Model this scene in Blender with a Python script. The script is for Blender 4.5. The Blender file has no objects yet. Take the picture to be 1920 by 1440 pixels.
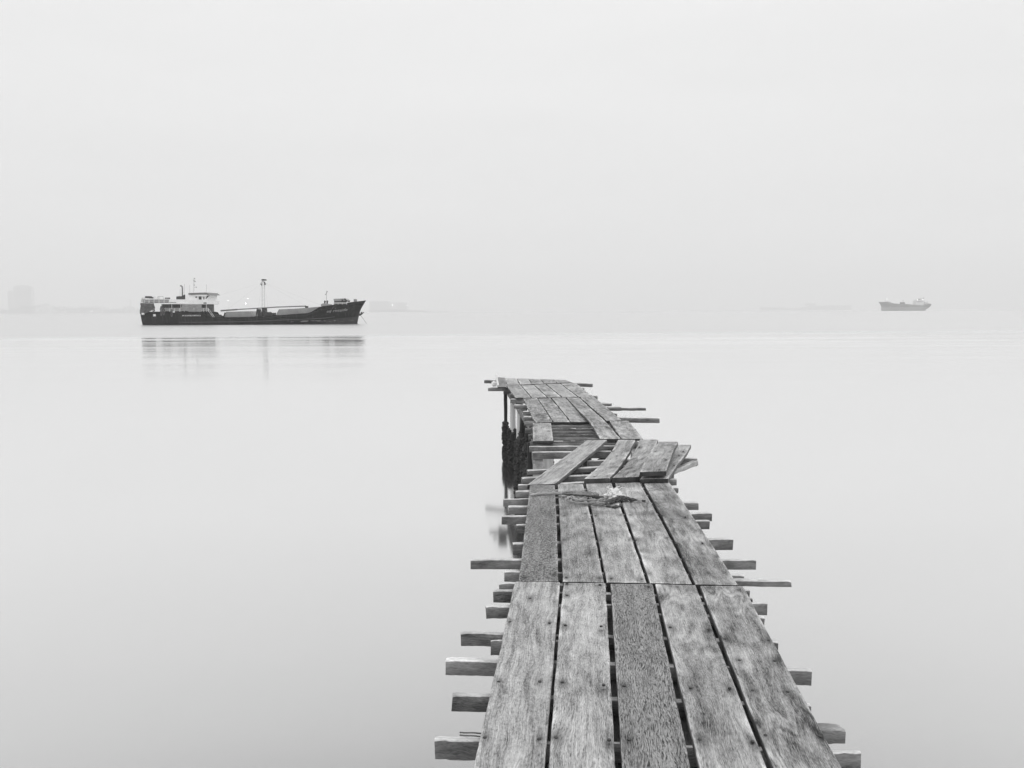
import bpy, math, random
from mathutils import Vector, Matrix, noise as mn
random.seed(7)
R = math.radians
S = bpy.context.scene
COL = S.collection

# ------------------------------------------------------------------ camera
CAMZ = 3.0
DECK = 1.40
WZ = -0.25    # water level
F = 1500.0
cam_d = bpy.data.cameras.new('camera')
cam = bpy.data.objects.new('camera', cam_d)
COL.objects.link(cam)
cam_d.sensor_width = 36.0
cam_d.lens = 36.0 * F / 1920.0
cam_d.clip_start = 0.05
cam_d.clip_end = 20000
MR = Matrix.Rotation(R(90 - 5.2), 3, 'X') @ Matrix.Rotation(R(-0.26), 3, 'Z')
cam.matrix_world = Matrix.Translation((0, 0, CAMZ)) @ MR.to_4x4()
S.camera = cam
CP = Vector((0, 0, CAMZ))

def ray(x, y):
    return MR @ Vector(((x - 960) / F, (720 - y) / F, -1.0))
def at(x, y, z=DECK):
    """a surveyed point: where the sight line through photo pixel (x, y) meets height z"""
    d = ray(x, y)
    return CP + d * ((z - CAMZ) / d.z)
def atY(x, y, Y):
    d = ray(x, y)
    return CP + d * (Y / d.y)

# ------------------------------------------------------------------ nodes
class NT:
    def __init__(s, mat):
        s.t = mat.node_tree
        s.t.nodes.clear()
    def n(s, typ, ins=None, **kw):
        nd = s.t.nodes.new(typ)
        for k, v in kw.items():
            setattr(nd, k, v)
        if ins:
            for k, v in ins.items():
                if isinstance(v, bpy.types.NodeSocket):
                    s.t.links.new(v, nd.inputs[k])
                else:
                    nd.inputs[k].default_value = v
        return nd
    def m(s, op, a, b=0.0, c=None, clamp=False):
        ins = {0: a, 1: b}
        if c is not None:
            ins[2] = c
        return s.n('ShaderNodeMath', ins, operation=op, use_clamp=clamp).outputs[0]
    def vm(s, op, a, b):
        return s.n('ShaderNodeVectorMath', {0: a, 1: b}, operation=op).outputs[0]
    def noise(s, vec, scale=1.0, detail=2.0, rough=0.5, dist=0.0):
        return s.n('ShaderNodeTexNoise', {'Vector': vec, 'Scale': scale, 'Detail': detail,
                   'Roughness': rough, 'Distortion': dist}).outputs[0]
    def rng(s, v, a, b, c=0.0, d=1.0, smooth=False):
        nd = s.n('ShaderNodeMapRange', {'Value': v, 'From Min': a, 'From Max': b, 'To Min': c, 'To Max': d})
        if smooth:
            nd.interpolation_type = 'SMOOTHSTEP'
        return nd.outputs[0]
    def out(s, sh, vol=None):
        o = s.n('ShaderNodeOutputMaterial')
        if sh is not None:
            s.t.links.new(sh, o.inputs['Surface'])
        if vol is not None:
            s.t.links.new(vol, o.inputs['Volume'])

def newmat(name):
    m = bpy.data.materials.new(name)
    m.use_nodes = True
    return m, NT(m)

def wood(name, lo, hi, ring=0.3, fib=0.4, blot=0.5, check=0.5, mott=0.0, rough=0.65, bump=0.5, ringn=26.0, chk_lo=0.60, vary=0.10, streak=0.5):
    m, t = newmat(name)
    uv = t.n('ShaderNodeUVMap').outputs[0]
    n1 = t.noise(t.vm('MULTIPLY', uv, (2.2, 7.0, 1.0)), 1.0, 3.0, 0.5)
    w1 = t.m('SUBTRACT', n1, 0.5)
    wv = t.n('ShaderNodeCombineXYZ', {0: t.m('MULTIPLY', w1, 0.14), 1: t.m('MULTIPLY', w1, 0.075), 2: 0.0}).outputs[0]
    uw = t.vm('ADD', uv, wv)
    g = t.noise(t.vm('MULTIPLY', uw, (1.3, 6.5, 1.0)), 1.0, 1.0, 0.4, 0.3)
    lines = t.m('MULTIPLY_ADD', t.m('SINE', t.m('MULTIPLY', g, ringn * 4.0)), 0.5, 0.5)
    lines2 = t.m('MULTIPLY_ADD', t.m('SINE', t.m('MULTIPLY', g, ringn * 1.3)), 0.5, 0.5)
    pm = t.rng(t.noise(t.vm('MULTIPLY', uv, (1.7, 4.0, 5.0)), 1.0, 2.0, 0.5), 0.35, 0.65)
    ringv = t.m('MULTIPLY', t.m('ADD', t.m('MULTIPLY', lines, 0.55), t.m('MULTIPLY', lines2, 0.45)), pm)
    fiber = t.noise(t.vm('MULTIPLY', uw, (7.0, 240.0, 1.0)), 1.0, 3.0, 0.7)
    dash = t.noise(t.vm('MULTIPLY', uw, (42.0, 240.0, 3.0)), 1.0, 3.0, 0.65, 0.25)
    fiber = t.m('ADD', t.m('MULTIPLY', fiber, 0.45), t.m('MULTIPLY', dash, 0.55))
    bl = t.noise(t.vm('MULTIPLY', uv, (5.0, 13.0, 1.0)), 1.0, 6.0, 0.65)
    bl2 = t.noise(t.vm('MULTIPLY', uv, (1.1, 3.0, 1.0)), 1.0, 2.0, 0.5)
    ck = t.noise(t.vm('MULTIPLY', t.vm('ADD', uw, t.n('ShaderNodeCombineXYZ', {0: 0.0, 1: t.m('MULTIPLY', bl, 0.03), 2: 0.0}).outputs[0]), (22.0, 190.0, 1.0)), 1.0, 5.0, 0.65, 0.2)
    ckm = t.rng(ck, chk_lo, chk_lo + 0.09)
    v = t.m('ADD', t.m('MULTIPLY', t.m('SUBTRACT', ringv, 0.3), ring),
            t.m('MULTIPLY', t.m('SUBTRACT', fiber, 0.5), fib * 4.5))
    v = t.m('ADD', v, t.m('MULTIPLY', t.m('SUBTRACT', bl, 0.5), blot * 2.2))
    v = t.m('ADD', v, t.m('MULTIPLY', t.m('SUBTRACT', bl2, 0.5), blot * 1.2))
    sk_ = t.noise(t.vm('MULTIPLY', uw, (1.6, 48.0, 1.0)), 1.0, 4.0, 0.7)
    v = t.m('ADD', v, t.m('MULTIPLY', t.m('SUBTRACT', sk_, 0.5), streak))
    rnd = t.n('ShaderNodeObjectInfo').outputs['Random']
    v = t.m('ADD', v, t.m('MULTIPLY', t.m('SUBTRACT', rnd, 0.5), vary * 2))
    if mott:
        mo = t.noise(t.vm('MULTIPLY', uv, (50.0, 62.0, 1.0)), 1.0, 5.0, 0.75, 0.4)
        v = t.m('ADD', v, t.m('MULTIPLY', t.m('SUBTRACT', mo, 0.5), mott * 3.2))
    v = t.m('ADD', v, 0.55)
    v = t.n('ShaderNodeClamp', {'Value': v, 'Min': 0.0, 'Max': 1.15}).outputs[0]
    c = t.m('MULTIPLY_ADD', v, hi - lo, lo)
    c = t.m('MULTIPLY', c, t.m('SUBTRACT', 1.0, t.m('MULTIPLY', ckm, check)))
    st = t.n('ShaderNodeAttribute', attribute_name='stain').outputs['Fac']
    stn = t.m('MULTIPLY', st, t.m('MULTIPLY_ADD', bl, 0.7, 0.65), clamp=True)
    c = t.m('MULTIPLY', c, t.m('SUBTRACT', 1.0, t.m('MULTIPLY', stn, 0.88)))
    wn = t.n('ShaderNodeAttribute', attribute_name='worn').outputs['Fac']
    c = t.m('MULTIPLY', c, t.m('MULTIPLY_ADD', t.m('MULTIPLY', wn, t.rng(bl, .35, .6)), 0.55, 1.0))
    col = t.n('ShaderNodeCombineColor', {0: c, 1: c, 2: c}).outputs[0]
    h = t.m('SUBTRACT', t.m('ADD', t.m('MULTIPLY', fiber, 0.6), t.m('MULTIPLY', ringv, 0.25)), t.m('MULTIPLY', ckm, 0.9))
    bp = t.n('ShaderNodeBump', {'Height': h, 'Strength': bump, 'Distance': 0.004}).outputs[0]
    p = t.n('ShaderNodeBsdfPrincipled', {'Base Color': col, 'Roughness': rough, 'Normal': bp, 'Specular IOR Level': 0.3})
    t.out(p.outputs[0])
    return m

def plain(name, g, rough=0.6, var=0.25, scale=2.0, metal=0.0, emit=None, spec=0.4, stretch=(1, 1, 1), bump=0.0):
    m, t = newmat(name)
    if emit is not None:
        e = t.n('ShaderNodeEmission', {'Color': (1, 1, 1, 1), 'Strength': emit})
        t.out(e.outputs[0])
        return m
    tc = t.n('ShaderNodeTexCoord').outputs['Object']
    n = t.noise(t.vm('MULTIPLY', tc, stretch), scale, 5.0, 0.6)
    c = t.m('MULTIPLY', t.m('MULTIPLY_ADD', t.m('SUBTRACT', n, 0.5), var * 3, 1.0), g, clamp=True)
    col = t.n('ShaderNodeCombineColor', {0: c, 1: c, 2: c}).outputs[0]
    ins = {'Base Color': col, 'Roughness': rough, 'Metallic': metal, 'Specular IOR Level': spec}
    if bump:
        ins['Normal'] = t.n('ShaderNodeBump', {'Height': n, 'Strength': bump, 'Distance': 0.02}).outputs[0]
    t.out(t.n('ShaderNodeBsdfPrincipled', ins).outputs[0])
    return m

M = {}
M['pale'] = wood('weathered_wood', 0.03, 0.54, ring=0.28, fib=0.60, blot=0.62, check=0.60, chk_lo=0.58, streak=0.7)
M['swirl'] = wood('figured_weathered_wood', 0.02, 0.50, ring=0.50, fib=0.52, blot=0.74, check=0.55, ringn=20, chk_lo=0.58, streak=0.6)
M['crack'] = wood('checked_weathered_wood', 0.03, 0.33, ring=0.05, fib=0.85, blot=0.45, check=0.85, mott=0.1, chk_lo=0.54, bump=1.0, streak=0.8)
M['moss'] = wood('lichen_speckled_wood', 0.025, 0.30, ring=0.0, fib=0.4, blot=0.50, check=0.5, mott=1.3, bump=0.9)
M['streak'] = wood('streaked_weathered_wood', 0.05, 0.50, ring=0.15, fib=0.55, blot=0.55, check=0.4, mott=0.35, ringn=16, streak=1.7)
M['end'] = wood('shaded_end_grain', 0.015, 0.075, ring=0.2, fib=0.4, blot=0.6, check=0.4)  # ends face away from the light; their shade is put into the colour
M['side'] = wood('shaded_plank_edge', 0.02, 0.15, ring=0.1, fib=0.4, blot=0.5, check=0.4)  # side walls darkened so the shade inside plank gaps is in the colour
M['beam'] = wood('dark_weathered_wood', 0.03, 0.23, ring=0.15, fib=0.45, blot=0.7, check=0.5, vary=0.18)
M['beamtop'] = wood('sky_lit_bleached_top', 0.20, 0.60, ring=0.1, fib=0.3, blot=0.6, check=0.4)  # bleached wood made paler still, sky light put into its colour
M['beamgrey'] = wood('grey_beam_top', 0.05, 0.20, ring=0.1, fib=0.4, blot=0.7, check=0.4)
M['nail'] = plain('rusty_nail', 0.035, 0.6, 0.3, 90)
M['pile'] = plain('tarred_pile_wood', 0.02, 0.6, 0.4, 9, stretch=(1, 1, 0.2))
M['barn'] = plain('barnacle_crust', 0.045, 0.7, 0.9, 38, bump=0.8)
M['conc'] = plain('pale_concrete_sleeve', 0.62, 0.6, 0.10, 3, stretch=(1, 1, 0.3))
M['stick'] = wood('bleached_driftwood', 0.10, 0.72, ring=0.2, fib=0.4, blot=0.5, check=0.3, vary=0, streak=1.2)
M['fibre'] = wood('dry_palm_fibre', 0.05, 0.62, ring=0.2, fib=0.5, blot=0.5, check=0.5, vary=0, streak=1.5)
M['cloth'] = plain('torn_pale_netting', 0.82, 0.8, 0.35, 70)
M['rag'] = plain('twisted_dark_rag', 0.07, 0.85, 0.6, 70)

# ------------------------------------------------------------------ mesh helpers
def tag(o, label=None, cat=None, group=None, kind=None):
    if label: o['label'] = label
    if cat: o['category'] = cat
    if group: o['group'] = group
    if kind: o['kind'] = kind
    return o

def empty(name, loc, label, cat, group=None):
    o = bpy.data.objects.new(name, None)
    o.empty_display_size = 0.3
    o.location = loc
    COL.objects.link(o)
    return tag(o, label, cat, group)

class MB:
    def __init__(s):
        s.v = []; s.f = []; s.mi = []; s.uv = []; s.stain = []; s.smooth = []; s.worn = []
    def add(s, vs, fs, mi=0, uvs=None, sm=False, stains=None, worn=None):
        s.worn += (worn if worn else [0.0] * len(vs))
        b = len(s.v)
        s.v += [Vector(v) for v in vs]
        s.stain += (stains if stains else [0.0] * len(vs))
        for i, f in enumerate(fs):
            s.f.append([b + k for k in f])
            s.mi.append(mi if isinstance(mi, int) else mi[i])
            s.uv.append(uvs[i] if uvs else None)
            s.smooth.append(sm)
    def box(s, a, b, mi=0):
        x0, y0, z0 = a; x1, y1, z1 = b
        vs = [(x0,y0,z0),(x1,y0,z0),(x1,y1,z0),(x0,y1,z0),(x0,y0,z1),(x1,y0,z1),(x1,y1,z1),(x0,y1,z1)]
        s.add(vs, [(0,3,2,1),(4,5,6,7),(0,1,5,4),(1,2,6,5),(2,3,7,6),(3,0,4,7)], mi)
    def prism(s, pts, y0, y1, mi=0):
        """outline in x-z, extruded from y0 to y1"""
        n = len(pts)
        vs = [(p[0], y0, p[1]) for p in pts] + [(p[0], y1, p[1]) for p in pts]
        fs = [list(range(n)), list(range(2*n-1, n-1, -1))]
        fs += [(i, i + n, (i+1) % n + n, (i+1) % n) for i in range(n)]
        s.add(vs, fs, mi)
    def tube(s, pts, rad, seg=8, mi=0, rough=0.0, rfreq=20.0, caps=True):
        pts = [Vector(p) for p in pts]
        n = len(pts)
        if not hasattr(rad, '__len__'): rad = [rad] * n
        vs = []; uvr = []
        L = 0
        up0 = Vector((0, 0, 1))
        for i, p in enumerate(pts):
            d = (pts[min(i+1, n-1)] - pts[max(i-1, 0)]).normalized()
            a = up0 if abs(d.dot(up0)) < 0.95 else Vector((1, 0, 0))
            e1 = d.cross(a).normalized(); e2 = d.cross(e1)
            if i: L += (p - pts[i-1]).length
            for k in range(seg):
                an = 2 * math.pi * k / seg
                q = e1 * math.cos(an) + e2 * math.sin(an)
                r = rad[i]
                if rough:
                    r *= 1 + rough * mn.noise((p + q * r) * rfreq)
                vs.append(p + q * r)
            uvr.append(L)
        fs = []; uvs = []
        c = 2 * math.pi * max(rad)
        for i in range(n - 1):
            for k in range(seg):
                k2 = (k + 1) % seg
                fs.append((i*seg+k, i*seg+k2, (i+1)*seg+k2, (i+1)*seg+k))
                uvs.append([(uvr[i], c*k/seg), (uvr[i], c*(k+1)/seg), (uvr[i+1], c*(k+1)/seg), (uvr[i+1], c*k/seg)])
        if caps:
            fs.append(list(range(seg-1, -1, -1))); uvs.append([(0, 0)] * seg)
            fs.append([(n-1)*seg+k for k in range(seg)]); uvs.append([(0, 0)] * seg)
        s.add(vs, fs, mi, uvs, True)
    def build(s, name, mats, parent=None, angle=40, origin=None):
        if not isinstance(mats, (list, tuple)): mats = [mats]
        if parent is None and origin is None:
            lo = min(v.z for v in s.v)
            origin = Vector((sum(v.x for v in s.v)/len(s.v), sum(v.y for v in s.v)/len(s.v), lo))
        pos = ploc(parent) if parent is not None else origin
        me = bpy.data.meshes.new(name)
        me.from_pydata([v - pos for v in s.v], [], s.f)
        for m in mats: me.materials.append(m)
        me.polygons.foreach_set('material_index', s.mi)
        me.polygons.foreach_set('use_smooth', s.smooth)
        if any(u is not None for u in s.uv):
            ul = me.uv_layers.new(name='UVMap')
            k = 0
            for f, u in zip(s.f, s.uv):
                for j in range(len(f)):
                    if u: ul.data[k].uv = u[j]
                    k += 1
        if any(x > 0 for x in s.stain):
            a = me.attributes.new('stain', 'FLOAT', 'POINT')
            a.data.foreach_set('value', s.stain)
        if any(x > 0 for x in s.worn):
            a = me.attributes.new('worn', 'FLOAT', 'POINT')
            a.data.foreach_set('value', s.worn)
        me.update()
        if any(s.smooth): me.set_sharp_from_angle(angle=R(angle))
        o = bpy.data.objects.new(name, me)
        COL.objects.link(o)
        if parent is not None: o.parent = parent
        else: o.location = origin
        return o

def ploc(o):
    p = Vector(o.location)
    while o.parent is not None:
        o = o.parent; p += Vector(o.location)
    return p

# ------------------------------------------------------------------ boards
def resample(P, n):
    L = [0]
    for a, b in zip(P, P[1:]): L.append(L[-1] + (b - a).length)
    # Catmull style smooth interpolation along the polyline
    out = []
    for i in range(n + 1):
        d = L[-1] * i / n
        k = 0
        while k < len(P) - 2 and L[k+1] < d: k += 1
        u = (d - L[k]) / max(1e-9, L[k+1] - L[k])
        p1, p2 = P[k], P[k+1]
        p0 = P[k-1] if k else p1 * 2 - p2
        p3 = P[k+2] if k + 2 < len(P) else p2 * 2 - p1
        out.append(0.5 * ((2*p1) + (p2-p0)*u + (2*p0-5*p1+4*p2-p3)*u*u + (3*p1-p0-3*p2+p3)*u*u*u))
    return out

def board(mb, Lp, Rp, thick, res=0.02, nails=(), jit=0.003, wob=0.0015, mats=(0, 1, 2), cham=0.004, stains=()):
    """one sawn board: top between two edge lines, real thickness, worn edges; mats = top, sides, ends"""
    length = sum((b - a).length for a, b in zip(Lp, Lp[1:]))
    n = max(2, int(length / res))
    A = resample(Lp, n); B = resample(Rp, n)
    w0 = (B[n//2] - A[n//2]).length
    m = max(2, int(w0 / res))
    so = random.uniform(0, 400); uo = random.uniform(0, 60); vo = random.uniform(0, 60)
    vs = []; st = []; wr = []; rings = []; uvp = []
    eo = (random.uniform(-.006, .006), random.uniform(-.006, .006))
    along = (A[-1] - A[0]); along.z = 0; along.normalize()
    side = Vector((along.y, -along.x, 0))
    for i in range(n + 1):
        a, b = A[i], B[i]
        u = length * i / n
        ac = (b - a).normalized()
        a = a + ac * jit * mn.noise(Vector((u * 5, so, 1))) * 1.6 + ac * jit * .6 * mn.noise(Vector((u * 31, so, 2)))
        b = b + ac * jit * mn.noise(Vector((u * 5, so, 3))) * 1.6 + ac * jit * .6 * mn.noise(Vector((u * 31, so, 4)))
        if i in (0, n):
            pass
        ring = []; ruv = []
        W = (b - a).length
        c = min(cham, W * 0.2)
        cols = [0.0] + [c / W + (1 - 2 * c / W) * j / m for j in range(m + 1)] + [1.0]
        tv = Vector((0, 0, -thick))
        def put(p, v, wv_=0.0):
            wr.append(wv_)
            if i in (0, n):
                p = p + along * (eo[i > 0] + (.006 if cham > .002 else 0) * mn.noise(Vector((v * 22, so, i)))  + .003 * mn.noise(Vector((v * 90, so, i))))
            q = len(vs); vs.append(p); ring.append(q); ruv.append((uo + u, vo + v))
            s_ = 0.0
            for (nx, k) in nails:
                d = p - nx
                al = d.x * along.x + d.y * along.y; sd = d.x * side.x + d.y * side.y
                if abs(al) < 0.2 and abs(sd) < 0.1:
                    e = mn.noise(Vector((al * 60, sd * 90, so))) * 0.5 + 1
                    s_ = max(s_, k * e * math.exp(-(al / 0.020) ** 2 - (sd / 0.011) ** 2))
                    s_ = max(s_, 0.65 * k * e * math.exp(-(al / 0.055) ** 2 - (sd / 0.024) ** 2))
            for (nx, ra, rs, k) in stains:
                d = p - nx
                al = d.x * along.x + d.y * along.y; sd = d.x * side.x + d.y * side.y
                e = mn.noise(Vector((al * 22, sd * 22, so))) * 0.8 + 0.9
                s_ = max(s_, k * e * math.exp(-(al / ra) ** 4 - (sd / rs) ** 4))
            st.append(max(0.0, min(1.0, s_)))
        put(a + tv, -thick)
        for j, s_ in enumerate(cols):
            p = a.lerp(b, s_)
            z = wob * (mn.noise(Vector((u * 6, s_ * W * 14, so))) + 0.5 * mn.noise(Vector((u * 40, s_ * W * 60, so))))
            if j in (0, len(cols) - 1): z -= c
            if i in (0, n): z -= c * 0.6
            put(p + Vector((0, 0, z)), s_ * W, 1.0 if (j in (0, 1, len(cols) - 2, len(cols) - 1) or i in (0, n)) else 0.0)
        put(b + tv, W + thick)
        rings.append(ring); uvp.append(ruv)
    fs = []; mi = []; uvs = []
    K = len(rings[0])
    for i in range(n):
        r0, r1 = rings[i], rings[i+1]
        for k in range(K):
            k2 = (k + 1) % K
            fs.append((r0[k], r0[k2], r1[k2], r1[k]))
            if k == K - 1:
                uvs.append([uvp[i][0], uvp[i][0], uvp[i+1][0], uvp[i+1][0]])
            else:
                uvs.append([uvp[i][k], uvp[i][k2], uvp[i+1][k2], uvp[i+1][k]])
            mi.append(mats[1] if k in (0, K - 2, K - 1) else mats[0])
    for ring, rv, flip in ((rings[0], uvp[0], True), (rings[-1], uvp[-1], False)):
        top = ring[1:-1]; tv_ = rv[1:-1]
        f = [ring[0]] + top + [ring[-1]]
        uv = [(vo + 3, q[1]) for q in rv]
        uv[0] = (vo + 3 + thick, rv[1][1]); uv[-1] = (vo + 3 + thick, rv[-2][1])
        if flip: f = f[::-1]; uv = uv[::-1]
        fs.append(f); mi.append(mats[2]); uvs.append(uv)
    mb.add(vs, fs, mi, uvs, True, st, wr)

def edge(pl, z0=DECK, z1=DECK):
    """edge line of a board surveyed from the photo; it stays straight in plan and sags in height"""
    a = at(*pl[0], z0); b = at(*pl[-1], z1)
    out = [a]
    nrm = Vector((b.y - a.y, a.x - b.x, 0))
    for p in pl[1:-1]:
        d = ray(*p)
        k = nrm.dot(a - CP) / nrm.dot(d)
        out.append(CP + d * k)
    out.append(b)
    return out

nail_mb = MB()
nail_mb.tube([(0, 0, -0.004), (0, 0, 0.0015), (0, 0, 0.0025)], [0.0075, 0.0075, 0.004], 8)
nail_me = None
def put_nail(p, parent):
    global nail_me
    if nail_me is None:
        o = nail_mb.build('nail', M['nail'], parent=parent)
        # mesh verts were shifted to the parent frame: undo
        off = ploc(parent)
        for v in o.data.vertices: v.co += off
        nail_me = o.data
    else:
        o = bpy.data.objects.new('nail', nail_me); COL.objects.link(o); o.parent = parent
    o.location = p - ploc(parent)
    o.rotation_euler = (random.uniform(-.15, .15), random.uniform(-.15, .15), 0)

def plank(L, Rr, mat, z0=DECK, z1=DECK, t=0.035, nails=(), parent=None, name='plank', res=0.02, stains=(), nailobj=True, jit=0.003, gap=0.0):
    Lp = edge(L, z0, z1); Rp = edge(Rr, z0, z1)
    if gap:
        ac = (Rp[0] - Lp[0]).normalized() * gap
        Lp = [p + ac for p in Lp]; Rp = [p - ac for p in Rp]
    def onplank(nx):
        # nail position: iterate the height of the board under it
        z = z0
        for _ in range(4):
            p = at(nx[0], nx[1], z)
            a = Lp[0]; b = Lp[-1]
            u = ((p - a).dot(b - a)) / (b - a).length_squared
            z = (a.z + (b.z - a.z) * max(0, min(1, u)))
            if len(Lp) > 2:
                # follow the sag
                rs = resample(Lp, 20); k = int(max(0, min(20, u * 20)))
                z = rs[k].z
        return at(nx[0], nx[1], z)
    NP = [onplank(q) for q in nails]
    mb = MB()
    SP = [(onplank(q[0]), q[1], q[2], q[3]) for q in stains]
    board(mb, Lp, Rp, t, res, [(p, 1.0) for p in NP], mats=(0, 2, 1), stains=SP, jit=jit)
    o = mb.build(name, [M[mat], M['end'], M['side']], parent=parent, angle=50)
    if nailobj:
        for p in NP: put_nail(p + Vector((0, 0, 0.0005)), o)
    return o

# ------------------------------------------------------------------ the jetty
pier = empty('wooden_jetty', (0.9, 6.0, 0), 'long weathered plank jetty on dark piles reaching out over calm water', 'jetty')
near = [
 ([(965,1090),(948,1166),(819,1740)], [(1051,1091),(1042,1200),(997,1740)], 'streak', [(994,1122),(956,1166),(1030,1168),(935,1278),(1012,1278),(909,1383),(1011,1386)]),
 ([(1056,1092),(1046,1200),(1003,1740)], [(1136,1092),(1142,1200),(1171,1740)], 'pale', [(1063,1094),(1125,1096),(1063,1116),(1060,1172),(1127,1174),(1054,1279),(1132,1284),(1042,1383),(1142,1387)]),
 ([(1144,1094),(1151,1200),(1185,1740)], [(1224,1094),(1246,1200),(1360,1740)], 'crack', [(1171,1286),(1179,1387),(1216,1100)]),
 ([(1228,1095),(1254,1200),(1383,1740)], [(1305,1097),(1345,1200),(1558,1740)], 'swirl', [(1257,1176),(1329,1180),(1295,1290),(1368,1290),(1312,1387),(1411,1390)]),
 ([(1312,1098),(1353,1200),(1570,1740)], [(1394,1099),(1449,1200),(1744,1740)], 'swirl', [(1359,1198),(1441,1201),(1386,1238),(1452,1239),(1411,1295),(1477,1297),(1435,1379),(1538,1381)]),
]
PL = [None, 'pale plank', 'dark finely cracked plank', None, None]
for (L, Rr, mt, nl), lb in zip(near, PL):
    # far end first in the list -> run from near to far
    o = plank(L[::-1], Rr[::-1], mt, nails=nl, parent=pier, res=0.014, gap=.0022, jit=.0018)
    if lb: o['label'] = lb
second = [
 ([(972,1089),(993,909)], [(1047.5,1089),(1045,1000),(1041,909)], 'moss', [(1040,1080),(985,1083)], []),
 ([(1054.5,1090),(1050,1000),(1045.5,908)], [(1133,1091),(1115,1000),(1094,907)], 'pale', [(1057,968),(1097,967),(1058,1013),(1111,1013),(1062,1083),(1124,1084)], []),
 ([(1137,1091),(1118,1000),(1098,906)], [(1213.5,1092),(1182,1000),(1147,905)], 'pale', [(1117,967),(1164,967),(1127,1013),(1182,1013),(1146,1085),(1203,1086)], [((1137,962),.07,.2,.42)]),
 ([(1218,1092),(1186,1000),(1152,905)], [(1298,1094),(1253,1000),(1200,904)], 'swirl', [(1182,966),(1222,966),(1193,1013),(1251,1013)], [((1202,964),.06,.2,.42)]),
 ([(1303.5,1095),(1258,1000),(1205,903)], [(1385,1097),(1322,1000),(1254,902)], 'swirl', [(1242,967),(1285,969),(1267,1020),(1317,1018)], [((1262,960),.12,.2,.4)]),
]
for L, Rr, mt, nl, sn in second:
    o = plank(L, Rr, mt, nails=nl, parent=pier, res=0.016, stains=sn, gap=.003, jit=.0018)
    if mt == 'moss': o['label'] = 'dark lichen speckled plank'
far = [
 ([(1005,792),(997.5,781),(990,766),(981,747)], [(1036,791),(1030,781),(1020,766),(1007,746)], 'swirl'),
 ([(1038.5,791),(1032,781),(1022,766),(1008.5,747)], [(1068.5,791),(1061,781),(1049,766),(1032,746)], 'swirl'),
 ([(1071,791),(1063,781),(1051,766),(1034.5,746)], [(1103.5,791),(1094,781),(1081,768),(1060,745)], 'pale'),
 ([(1125,822.5),(1106,791),(1084,768),(1062,745)], [(1163.5,822.5),(1134,789),(1108,766),(1086,745)], 'swirl'),
 ([(1138,788.5),(1112,766),(1088,745)], [(1166,788),(1140,766),(1109,740)], 'pale'),
 ([(1166,822.5),(1155,808),(1143,789.5)], [(1206,822.5),(1192,805),(1178,788.5)], 'swirl'),
 ([(967,745.5),(949,722)], [(996,745.5),(976,722)], 'pale'),
 ([(998,745.3),(977.5,722)], [(1026,745),(1000,721.5)], 'pale'),
 ([(1028,745),(1002,721)], [(1053,744.7),(1023,720.5)], 'swirl'),
 ([(1055,744.6),(1025,720)], [(1083,744),(1050,719)], 'pale'),
 ([(1085.5,744),(1052,719)], [(1112,744),(1079,717.5)], 'swirl'),
 ([(951,721.2),(947,709)], [(974,721),(967.5,709.3)], 'pale'),
 ([(976,720.8),(969,709.3)], [(997,720.2),(990,709.8)], 'pale'),
 ([(998.5,720),(991,709.8)], [(1020,719.3),(1012,710.6)], 'swirl'),
 ([(1021.5,719.2),(1013,710.6)], [(1044,718),(1036,711.3)], 'pale'),
 ([(1046,718),(1037,711.4)], [(1072,717),(1060,712.3)], 'pale'),
]
for i, (L, Rr, mt) in enumerate(far):
    n = len(L)
    plank(L, Rr, mt, parent=pier, res=0.035, jit=0.006, t=0.03, nailobj=False,
          nails=[] )
o = plank([(999,826.5),(999,792.8)], [(1037.5,826.5),(1033,792.8)], 'pale', parent=pier, res=0.02, t=0.035, nails=[(1004.5,808),(1028,808)])
o['label'] = 'short lone plank over the gap'

# cross beams: left end, right end (front top edge), height, thickness
ZB = DECK - 0.036
beams = [
 ((815,1386),(1613,1411),.075,.022,0),((847,1303),(1521,1322),.075,.030,0),((838,1238),(1520,1257),.075,.034,0),
 ((863,1187),(1459,1203),.072,.030,0),((921,1202),(1105,1203),.072,.02,0),((1150,1150),(1432,1158),.05,.03,0),
 ((910,1138),(1440,1131),.072,.028,0),((926,1107),(1413,1122),.07,.025,0),((936,1093),(1407,1107),.05,.03,0),
 ((947,1072),(1394,1079),.062,.024,0),((882,1049),(1418,1050),.068,.03,0),((960,1020),(1374,1011),.08,.045,0),
 ((967,984),(1331,976),.066,.03,0),((942,968),(1337,962),.066,.03,0),((953,950),(1308,942),.066,.04,0),
 ((945,936),(1270,928),.07,.02,0),((968,921),(1273,913),.06,.04,0),((973,909),(1268,898),.06,.04,0),
 ((979,896),(1264,885),.07,.05,0),((990,882),(1255,870),.05,.06,0),((1102,864),(1308,859.5),.085,.05,0),
 ((999,848),(1150,846),.08,.05,0),((992,837.3),(1156,836),.07,.04,0),
 ((993,828),(1160,827),.06,.03,0),((1006,832.5),(1160,831.5),.05,.03,-.01),((991,815),(1164,815.5),.06,.03,0),((1000,821),(1160,821),.04,.03,0),
 ((985,803.3),(1165,804),.07,.03,0),((1000,797.5),(1165,798),.04,.03,0),((1003,809),(1160,809),.04,.03,0),
 ((983,790.5),(1178,793),.06,.06,0),((981,781),(1236,783.3),.078,.05,0),((980,771),(1157,775),.06,.06,0),
 ((963,759),(1164,763),.07,.08,0),((957,748),(1145,756.5),.08,.08,0),((956,738),(1120,742),.09,.06,0),
 ((914.5,726.5),(1096,727),.08,.06,0),((908,712.3),(1110,719.3),.085,.06,0),
]
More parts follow.
